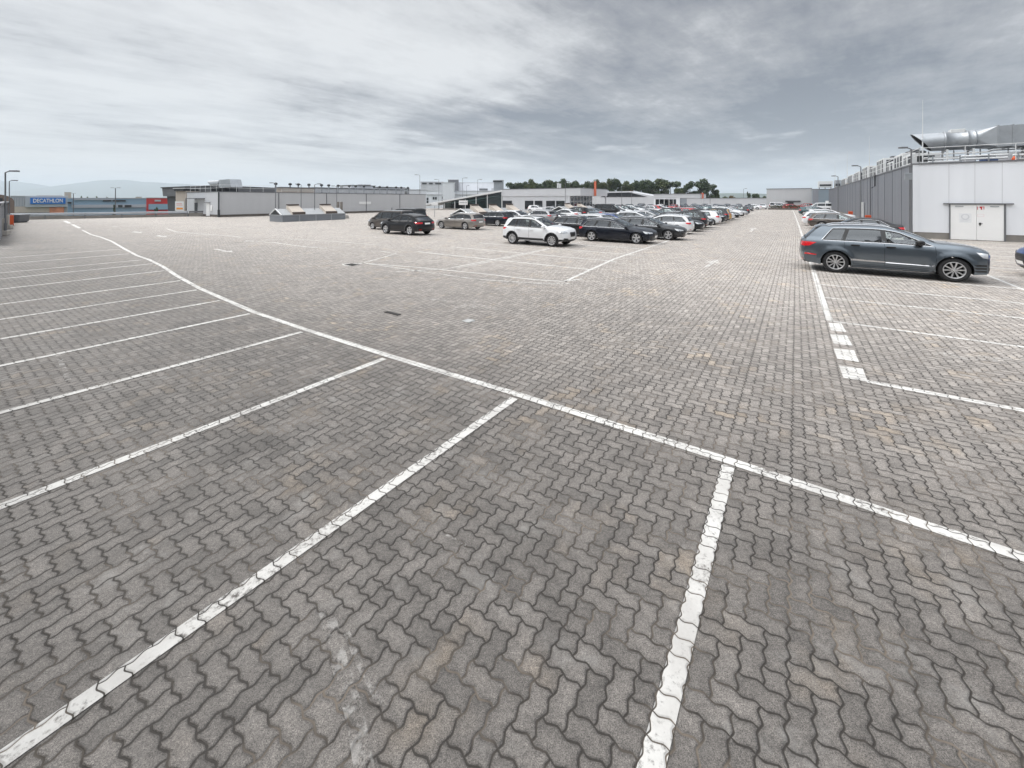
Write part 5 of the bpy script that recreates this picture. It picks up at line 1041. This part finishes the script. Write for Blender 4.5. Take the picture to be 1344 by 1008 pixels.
block(494, 510, 250, 130, 4, M_REDP, 'roof_block', 'red low structure just above the roof line of the long grey building', 'building'); block(512, 537, 247.5, 131, 5, M_MID, 'roof_block', 'dark grey hump-like duct housing right of the red structure', 'building', (('grey_band', 514, 535, 249, 251, M_STEEL, .4),)); block(537, 560, 249.5, 140, 6, M_CLADW, 'roof_block', 'white flat housing at the right end above the long grey building', 'building')
block(800, 832, 259.5, 150, 8, M_CLADW, 'building', 'low white building between the pavilion and the annexe', 'building', (('grey_panel', 800, 804, 261, 267, M_MID, .3),))

# ---------------------------------------------------------------- trees
def leafmat(name, c1, c2):
    m, t, b = newmat(name); oi = t.node('ShaderNodeNewGeometry').outputs['Random Per Island']
    t.put(b.inputs['Base Color'], t.mix(oi, c4(c1), c4(c2))); b.inputs['Roughness'].default_value = 0.7; return m
M_LEAF = [leafmat('leaf_dark', (0.022, 0.040, 0.018), (0.075, 0.11, 0.045)), leafmat('leaf_mid', (0.04, 0.06, 0.02), (0.09, 0.11, 0.035)), leafmat('leaf_autumn', (0.10, 0.075, 0.02), (0.16, 0.09, 0.025))]
M_BARK = mat('bark', (0.09, 0.07, 0.055), .9, var=.3)
def tree_meshes(seed, h, w, n=3400, lf=0.36):
    r = random.Random(seed); tb = MB(); tb.tube([(0, 0, 0), (r.uniform(-.2, .2), 0, h*.3), (r.uniform(-.4, .4), r.uniform(-.3, .3), h*.8)], .35, 8, r2=.08)
    lobes = []
    for i in range(13):
        a = r.uniform(0, 6.28); rr = r.uniform(.15, .62)*w; z = h*r.uniform(.34, .93); c = Vector((rr*math.cos(a), rr*math.sin(a)*.8, z)); lobes.append((c, r.uniform(.17, .36)*w)); tb.tube([(0, 0, h*.3), c*0.6+Vector((0, 0, h*.12)), c], .12, 5, r2=.03)
    lobes.append((Vector((0, 0, h*.86)), .3*w))
    fb = MB()
    for i in range(n):
        c, q = r.choice(lobes); d = Vector((r.gauss(0, 1), r.gauss(0, 1), r.gauss(0, 1))).normalized()*q*(r.random()**0.45)*r.uniform(.85, 1.12); p = c+Vector((d.x, d.y, d.z*.75))
        if p.z > h: p.z = h-r.random()*.5
        u = Vector((r.gauss(0, 1), r.gauss(0, 1), r.gauss(0, 1))).normalized(); v = u.cross(Vector((r.gauss(0, 1), r.gauss(0, 1), r.gauss(0, 1)))).normalized(); s_ = lf*r.uniform(.6, 1.3)
        fb.add([p-u*s_, p+v*s_*.6, p+u*s_, p-v*s_*.6], [(0, 1, 2, 3)])
    return tb.mesh('trunk', [M_BARK]), [fb.mesh('crown', [mm]) for mm in M_LEAF]
TM = [tree_meshes(i, 16.0, 5.2) for i in range(4)]
def tree(u, vt, y, wpx, k, leaf, label, zb=-7.5, group='trees along the horizon'):
    p = PX(u, vt, y); root = empty('tree', (p.x, p.y, zb), rnd.uniform(0, 6), label, 'tree', group); tm, fm_ = TM[k]
    sz = (p.z-zb)/16.0; sw_ = wpx*y/F/10.0; root.scale = (sw_, sw_, sz)
    for nm, me in (('trunk', tm), ('crown', fm_[leaf])): o = bpy.data.objects.new(nm, me); C.objects.link(o); o.parent = root
ORD = ['first', 'second', 'third', 'fourth', 'fifth', 'sixth', 'seventh', 'eighth', 'ninth', 'tenth', 'eleventh', 'twelfth', 'thirteenth', 'fourteenth', 'fifteenth', 'sixteenth', 'seventeenth', 'eighteenth', 'nineteenth', 'twentieth', 'twenty-first', 'twenty-second', 'twenty-third', 'twenty-fourth']
tl = [(676, 239, 18, 0), (687, 237.5, 16, 0), (697, 235, 15, 1), (707, 237.5, 18, 0), (718, 236, 16, 1), (728, 237, 16, 0), (738, 234, 15, 0), (748, 236, 18, 1), (758, 237, 15, 0), (770, 236.5, 18, 0), (782, 235, 16, 1), (793, 236, 14, 1), (803, 234, 15, 0), (813, 236, 13, 0), (823, 237, 16, 1), (833, 236, 14, 0), (843, 235.5, 18, 0), (856, 237, 16, 0), (866, 234.5, 22, 1), (880, 235, 20, 0), (893, 246, 12, 1)]
for i, (u, v, w, lf) in enumerate(tl): tree(u, v, 195+12*math.sin(i*2.1), w*1.75, i % 4, lf, '%s tree from the left in the tall tree line behind the pavilions, %s' % (ORD[i], 'olive green' if lf else 'deep green'))
for i, (u, v, w, lf) in enumerate(((905, 237, 22, 0), (917, 234.5, 26, 0), (930, 239, 22, 0), (940, 248, 12, 1))): tree(u, v, 188, w*1.3, (i+1) % 4, lf, ['left tree of the rounded dark clump beside the far lamp post', 'tallest tree of the rounded dark clump', 'right tree of the rounded dark clump', 'small olive tree at the right foot of the rounded clump'][i])
for i, (u, v, w, lf) in enumerate(((795, 252, 14, 1), (806, 251, 14, 2), (817, 250, 14, 1), (826, 249, 14, 2), (838, 252, 12, 1), (954, 257, 14, 1), (963, 256.5, 12, 2), (983, 251, 4, 0), (994, 254, 13, 0), (1002, 256.5, 10, 1))): tree(u, v, 172, w*1.5, i % 4, lf, '%s %s tree from the left in the lower row before the tall trees' % (ORD[i], ['dark', 'olive', 'browning'][lf]))
for i, (u, v, w) in enumerate(((107.5, 257, 3), (115, 257.5, 4), (128, 257.5, 4), (138, 258.5, 6), (150, 268, 3), (205, 271, 4))): tree(u, v, 175 if i < 4 else 140, w*1.5, i % 4, 0, '%s small dark tree from the left above the pale blue hall' % ORD[i] if i < 4 else ['slim dark shrub-like tree against the pale blue hall', 'small dark tree at the foot of the red block'][i-4])

# ---------------------------------------------------------------- hills
def ridge(name, prof, y, depth, m_):
    b = MB(); vs = []; fs = []; r = random.Random(5); k = len(prof); rows = 8
    fine_ = []
    for (a, c) in zip(prof, prof[1:]):
        for i in range(14): f = i/14; fine_.append((a[0]+(c[0]-a[0])*f, a[1]+(c[1]-a[1])*(3*f*f-2*f**3)))
    n = len(fine_)
    for j in range(rows*2+1):
        f = 1-abs(j-rows)/rows; yy = y+(j-rows)/rows*depth
        for (u, v) in fine_:
            zt = HC-(v-HY)*y/F; z = -8+(zt+8)*(f**0.8)+(r.uniform(-1, 1)*0.006*(zt+8) if 0 < j < 2*rows and j != rows else 0); vs.append(((u-CX)*y/F, yy, z))
    b.add(vs, [(j*n+i, j*n+i+1, (j+1)*n+i+1, (j+1)*n+i) for j in range(rows*2) for i in range(n-1)], 0, True)
    tag(b.obj(name, [m_]), kind='structure')
M_HILL = mat('forest_hill', (0.035, 0.055, 0.03), .95, var=.5, scale=.004)
ridge('mountains', [(-260, 262), (-120, 244), (-40, 236.5), (20, 238), (40, 240.5), (62, 248.5), (75, 249), (92, 246.5), (115, 240.5), (132, 236.5), (160, 236), (195, 239), (235, 241), (290, 246), (350, 257), (420, 263)], 7000, 1600, M_HILL)
ridge('hills', [(700, 262), (850, 257.5), (930, 254), (955, 253.5), (985, 253.6), (1010, 254.5), (1100, 256), (1300, 262)], 3200, 700, M_HILL)
# unseen wall added behind the viewpoint, tall and dark, to shade the nearest bays
bw = frame_at(-28, -1.1, 'warehouse', 'plain dark clad wall added out of view to shade the nearest bays', 'building')
b = MB(); b.box(0, 60, -9, 0, 0, 8.5); seams(b, 'x', 0.0, 0, 60, 1.2, 0.3, 8.4, 0, 0.02, 0.04); b.obj('wall', [M_DKGRY], bw)
b = MB(); b.box(-.1, 60.1, -9.1, .12, 8.5, 8.65); b.obj('roof_flashing', [M_MID], bw)
# ---------------------------------------------------------------- the parked cars
GR, GA, GB_, GC, GF = 'cars in the right-hand bays', 'cars on the aisle side of the centre block', 'cars on the inner side of the centre block', 'cars in the left-hand row of the deck', 'cars at the far end of the deck'
def wheel_at(u, v, kind, end, nose, side=1):
    """centre (t, s) of a car whose near-side wheel touches the ground at photo point (u, v)"""
    t, s = toST(G(u, v)); T = TY[kind]; wx = T['fx'] if end == 'f' else T['rx']; return t-nose*wx, s+T['W']-0.12
t, s = wheel_at(1097, 357.5, 'suv_large', 'r', 1); place_car('suv_large', 'grey', t, s, 1, 'large blue-grey SUV with double-spoke alloys and silver roof rails, nearest car on the right', GR, yaw=-0.8)
place_car('coupe_suv', 'blue', 8.50, 21.35, -1, 'dark blue car only just entering the picture at the right edge', GR)
place_car('saloon', 'black', 3.25, 35.2, -1, 'black coupe-backed car with its red tail light showing behind the roof of the blue-grey SUV', GR)
place_car('estate', 'brown', 3.2, 46.4, 1, 'brown-grey estate car in the right-hand bays behind the black coupe', GR)
place_car('estate', 'white', 2.8, 51.3, 1, 'white estate car in the right-hand bays just beyond the brown one', GR)
place_car('suv_small', 'white', 3.0, 55.6, 1, 'white SUV in the right-hand bays behind the white estate', GR)
place_car('hatchback', 'teal', 2.4, 84.5, 1, 'dark teal hatchback in the far right-hand bays', GR, far=True)
place_car('estate', 'black', 3.0, 89.0, 1, 'black estate farther along the right-hand bays, behind the teal hatchback', GR, far=True)
place_car('people_carrier', 'white', 4.4, 118.0, -1, 'white van standing before the far blue-grey block', GF, far=True)
# centre block, inner side
t, s = wheel_at(673.4, 320, 'suv_small', 'r', 1); place_car('suv_small', 'white', t, s, 1, 'white SUV with black cladding, nearest car of the centre block', GB_)
place_car('estate', 'black', -12.5, 27.2, 1, 'black estate partly hidden behind the white SUV and the dark estate', GB_)
place_car('estate', 'white', -12.6, 30.9, 1, 'white estate whose roof shows between the black estate and the dark estate', GB_)
place_car('estate', 'blue', -12.6, 33.6, 1, 'bright blue estate whose roof shows above the dark estate', GB_)
place_car('estate', 'white', -12.9, 40.8, 1, 'white estate on the inner side of the centre block behind the dark cars', GB_)
# centre block, aisle side
t, s = wheel_at(777, 316.5, 'estate', 'r', 1); place_car('estate', 'navy', t, s, 1, 'very dark blue estate with bright window trim, nearest car beside the aisle', GA)
place_car('estate', 'darkgrey', -8.2, 28.2, 1, 'dark grey estate right behind the very dark blue one', GA)
t, s = wheel_at(887.3, 307.3, 'estate', 'r', -1)
place_car('estate', 'white', -8.75, 33.4, -1, 'white estate with its red tail light to the aisle, beyond the two dark estates', GA)
place_car('saloon', 'black', -8.55, 36.6, 1, 'black saloon nosing towards the aisle behind the white estate', GA)
place_car('suv_small', 'darkgrey', -8.5, 39.4, -1, 'dark grey SUV with red tail light to the aisle beyond the black saloon', GA)
place_car('estate', 'black', -8.7, 42.0, 1, 'black estate between the dark grey SUV and the white hatchback', GA)
place_car('hatchback', 'white', -8.4, 46.8, -1, 'white hatchback with its tail to the aisle, black lower bumper', GA)
far_a = [('coupe_suv', 'black', 50.0, 1), ('suv_small', 'darkgrey', 53.0, -1), ('hatchback', 'yellow', 56.2, -1), ('hatchback', 'white', 59.0, 1), ('saloon', 'black', 62.0, 1), ('suv_small', 'white', 68.0, 1), ('estate', 'silver', 73.5, 1), ('hatchback', 'darkgrey', 80.0, -1)]
WN = dict(estate='estate', hatchback='hatchback', saloon='saloon', suv_small='SUV', coupe_suv='coupe-backed SUV', suv_large='large SUV', people_carrier='minivan')
CN = dict(white='white', black='black', navy='very dark blue', grey='blue-grey', silver='silver', beige='beige-silver', brown='brown', red='red', blue='blue', teal='teal', yellow='yellow', darkgrey='dark grey')
for i, (k, c, s, n_) in enumerate(far_a): place_car(k, c, -8.5, s, n_, '%s %s beside the aisle, %s car behind the white tail-out hatchback' % (CN[c], WN[k], ORD[i]), GA, far=i > 2)
far_b = [('estate', 'silver', 45.5, 1), ('saloon', 'darkgrey', 48.5, 1), ('suv_small', 'black', 51.5, -1), ('hatchback', 'white', 54.0, 1), ('estate', 'darkgrey', 57.0, 1), ('hatchback', 'red', 61.0, -1), ('estate', 'black', 64.0, 1), ('saloon', 'silver', 67.5, 1), ('suv_small', 'darkgrey', 71.0, 1), ('hatchback', 'teal', 76.0, -1)]
for i, (k, c, s, n_) in enumerate(far_b): place_car(k, c, -13.2, s, n_, '%s %s in the centre block inner row, %s behind its last white estate' % (CN[c], WN[k], ORD[i]), GB_, far=True)
# left-hand row
t, s = wheel_at(538.7, 308.9, 'coupe_suv', 'r', -1); place_car('coupe_suv', 'black', t, s, -1, 'black coupe-backed SUV with red tail lights, front car of the left-hand row', GC)
place_car('people_carrier', 'brown', -29.1, 23.6, -1, 'brown minivan half hidden behind the black coupe-backed SUV', GC, sc_=(.93, .96, .88))
place_car('people_carrier', 'darkgrey', -31.7, 27.4, -1, 'second minivan, only its dark windows showing behind the brown one', GC, sc_=(.93, .96, .92))
t, s = wheel_at(611.3, 301.6, 'estate', 'r', -1); place_car('estate', 'beige', t, s, -1, 'beige-silver estate standing alone before the sign and the glass wedge', GC)
t, s = wheel_at(653.6, 296.8, 'estate', 'r', -1); place_car('estate', 'navy', t, s, -1, 'dark navy estate with red tail light just left of the white SUV', GC)
place_car('hatchback', 'white', -24.3, 36.2, 1, 'white hatchback behind the navy estate, mostly hidden by the white SUV', GC)
place_car('estate', 'silver', -24.6, 40.5, -1, 'silver estate with a tall red tail light above the white SUV', GC)
place_car('hatchback', 'black', -24.2, 42.9, 1, 'small black hatchback nosing out right of the silver estate', GC)
place_car('saloon', 'white', -24.6, 47.2, -1, 'white fastback saloon with its tail to the right, before the pavilion windows', GC)
place_car('suv_small', 'black', -24.8, 50.5, -1, 'black SUV with red tail light behind the white fastback', GC)
place_car('people_carrier', 'black', -24.3, 62.5, 1, 'tall black van in front of the pavilion canopy', GC)
far_c = [('saloon', 'grey', 55.0, -1), ('hatchback', 'white', 68.0, 1), ('suv_small', 'black', 71.0, 1), ('suv_small', 'white', 74.5, 1), ('estate', 'darkgrey', 78.5, 1), ('estate', 'silver', 82.0, -1), ('hatchback', 'red', 86.0, -1), ('saloon', 'black', 90.0, 1), ('estate', 'white', 94.0, 1)]
for i, (k, c, s, n_) in enumerate(far_c): place_car(k, c, -24.6, s, n_, '%s %s in the rear of the left-hand row, %s from the near side' % (CN[c], WN[k], ORD[i]), GC, far=True)
place_car('hatchback', 'silver', -33.0, 60.0, 1, 'silver hatchback beside the low end of the third skylight', GC, far=True); place_car('saloon', 'darkgrey', -34.5, 66.5, 1, 'dark car close to the pavilion glass behind the navy estate', GC, far=True)
place_car('hatchback', 'white', -44.0, 73.0, 1, 'white car standing close to the pavilion front', GC, far=True)
# far end
kinds = ['hatchback', 'estate', 'suv_small', 'saloon', 'people_carrier']; cols = ['darkgrey', 'silver', 'black', 'white', 'grey', 'navy', 'red', 'silver', 'darkgrey', 'black', 'teal', 'silver', 'black', 'navy', 'silver', 'white']
rr = random.Random(11)
for i in range(16):
    k = kinds[rr.randrange(4)]; c = cols[i]
    place_car(k, c, -9.0-2.75*i, 108.5, 1, '%s %s in the front row across the far end, %s from the right' % (CN[c], WN[k], ORD[i]), GF, far=True, yaw=90 if i % 3 else -90)
for i in range(12):
    k = kinds[rr.randrange(4)]; c = cols[(i*5+3) % 16]
    place_car(k, c, -7.5-2.9*i, 131.0, 1, '%s %s in the rearmost row against the far wall, %s from the right' % (CN[c], WN[k], ORD[i]), GF, far=True, yaw=-90)
for (t, s, k, c, n_, y, lb) in ((-3.3, 133.5, 'suv_small', 'silver', 1, 20, 'silver car left of the red cars beyond the shrub barrier'), (-1.0, 131.0, 'hatchback', 'red', 1, 35, 'red hatchback beyond the shrub barrier, left one of the two red cars'), (1.6, 133.0, 'suv_small', 'red', -1, 15, 'red SUV beyond the shrub barrier, right one of the two red cars'), (-4.0, 136.6, 'people_carrier', 'white', 1, 10, 'white van behind the red cars in front of the grey block'), (-9.5, 122.0, 'saloon', 'white', -1, 0, 'white saloon standing crosswise left of the shrub barrier')):
    place_car(k, c, t, s, n_, lb, GF, far=True, yaw=y)
drop_protos()

# ---------------------------------------------------------------- air
HB = newmat('haze_air'); hm, t, b = HB; t.n.remove(b); pv_ = t.node('ShaderNodeVolumePrincipled'); pv_.inputs['Color'].default_value = (0.81, 0.90, 1.0, 1); pv_.inputs['Density'].default_value = HAZE; pv_.inputs['Anisotropy'].default_value = 0.0
t.l.new(pv_.outputs[0], t.n['Material Output'].inputs['Volume'])
b = MB(); b.box(-13000, 13000, -2900, 9800, -8.6, 420); tag(b.obj('haze', [hm]), kind='stuff')

# ---------------------------------------------------------------- sky, sun, camera
SUN_EL, SUN_AZ = R(48), R(-62)       # azimuth from +Y towards +X
w = bpy.data.worlds.new('World'); bpy.context.scene.world = w; w.use_nodes = True; t = NT(w.node_tree); bg = t.n['Background']
sky = t.node('ShaderNodeTexSky', sky_type='NISHITA'); sky.sun_disc = False; sky.sun_elevation = SUN_EL; sky.sun_rotation = SUN_AZ
dirv = t.node('ShaderNodeTexCoord').outputs['Generated']; dx, dy, dz = t.sep(dirv)
zz = t.m('ADD', t.m('MAXIMUM', dz, 0.0), 0.07); px, py = t.m('DIVIDE', dx, zz), t.m('DIVIDE', dy, zz)
az = R(43); along = t.m('ADD', t.m('MULTIPLY', px, math.sin(az)), t.m('MULTIPLY', py, math.cos(az))); across = t.m('SUBTRACT', t.m('MULTIPLY', px, math.cos(az)), t.m('MULTIPLY', py, math.sin(az)))
def cn(sa, sc, ox, det=5.0, ro=0.55): return t.noise(t.comb(t.m('MULTIPLY_ADD', along, sa, ox), t.m('MULTIPLY', across, sc), 0.0), 1.0, det, ro)
n1 = cn(0.22, 0.60, 3.1, 7, .6); n2 = cn(0.55, 2.2, 9.7, 7, .65); n3 = cn(0.95, 1.15, 17.0, 8, 0.66); n4 = cn(1.3, 2.2, 1.0, 6, .6)
st = t.m('ADD', t.m('MULTIPLY', n1, 0.42), t.m('ADD', t.m('MULTIPLY', n2, 0.20), t.m('MULTIPLY', n3, 0.38)))
side = t.ss(dx, -0.62, 0.30)
band_ = t.m('MULTIPLY', t.ss(dz, 0.42, 0.12), t.ss(dz, 0.0, 0.10))
th = t.m('ADD', t.m('MULTIPLY_ADD', side, 0.40, 0.18), t.m('MULTIPLY', t.m('MULTIPLY', side, band_), 0.34))
dens = t.m('ADD', th, t.m('MULTIPLY', t.m('SUBTRACT', st, 0.5), 4.6), clamp=True)
cr = t.node('ShaderNodeValToRGB'); t.put(cr.inputs[0], dens); e = cr.color_ramp.elements
e[0].position = 0.0; e[0].color = (0.74, 0.75, 0.755, 1); e[1].position = 1.0; e[1].color = (0.165, 0.180, 0.212, 1)
for p_, c_ in ((0.28, (0.62, 0.63, 0.64, 1)), (0.62, (0.345, 0.352, 0.372, 1))): q = e.new(p_); q.color = c_
col = cr.outputs[0]
# low pale band with small bright cumulus near the horizon on the left, warm-grey veil low on the right
low = t.ss(dz, 0.16, 0.015)
col = t.mix(t.m('MULTIPLY', low, t.m('MULTIPLY_ADD', side, -0.35, 0.80)), col, t.mix(side, (0.76, 0.74, 0.71, 1), (0.30, 0.295, 0.315, 1)))
hn = t.node('ShaderNodeTexNoise'); t.put(hn.inputs['Vector'], t.comb(t.m('MULTIPLY', t.m('ARCTAN2', dx, dy), 6.0), t.m('MULTIPLY', dz, 26.0), 2.0)); hn.inputs['Scale'].default_value = 1.0; hn.inputs['Detail'].default_value = 6
puff = t.m('MULTIPLY', t.ss(hn.outputs[0], 0.57, 0.68), t.m('MULTIPLY', t.ss(dz, 0.05, 0.09), t.ss(dz, 0.20, 0.12)))
col = t.mix(t.m('MULTIPLY', puff, 0.5), col, (0.74, 0.75, 0.755, 1))
col = t.mix(t.m('MULTIPLY', t.m('MULTIPLY', t.ss(n4, 0.52, 0.72), t.m('SUBTRACT', 1.0, side)), 0.25), col, (0.46, 0.48, 0.51, 1))
up = t.m('MULTIPLY_ADD', t.ss(dz, 0.45, 0.85), SKYUP, 1.0); back = t.m('MULTIPLY_ADD', t.ss(dy, 0.1, -0.6), 0.35, 1.0)
k = t.m('MULTIPLY', t.m('MULTIPLY', up, back), SKYK)
col = t.vm('MULTIPLY', col, t.comb(k, k, k))
col = t.mix(0.05, col, sky.outputs[0])
t.put(bg.inputs['Color'], col); bg.inputs['Strength'].default_value = 0.1
sl = bpy.data.lights.new('sun', 'SUN'); sl.energy = SUNE; sl.angle = R(14); sl.color = (1.0, 0.965, 0.92)
so = bpy.data.objects.new('sun', sl); C.objects.link(so); d = Vector((math.sin(SUN_AZ)*math.cos(SUN_EL), math.cos(SUN_AZ)*math.cos(SUN_EL), math.sin(SUN_EL))); so.rotation_euler = d.to_track_quat('Z', 'Y').to_euler()
cam = bpy.data.cameras.new('camera'); co = bpy.data.objects.new('camera', cam); C.objects.link(co); co.location = (0, 0, HC); co.rotation_euler = (R(90), 0, 0)
cam.sensor_width = 36.0; cam.lens = F/1344*36; cam.shift_y = -(504-HY)/1344; cam.clip_start = 0.05; cam.clip_end = 60000
sc = bpy.context.scene; sc.camera = co
sc.view_settings.view_transform = 'Standard'; sc.view_settings.look = 'None'; sc.view_settings.exposure = EXPO; sc.view_settings.gamma = 1.0
sc.cycles.max_bounces = 8; sc.cycles.transparent_max_bounces = 12; sc.cycles.volume_bounces = 1; sc.cycles.use_denoising = True
try: sc.cycles.denoiser = 'OPENIMAGEDENOISE'
except Exception: pass
sc.cycles.sample_clamp_indirect = 4.0
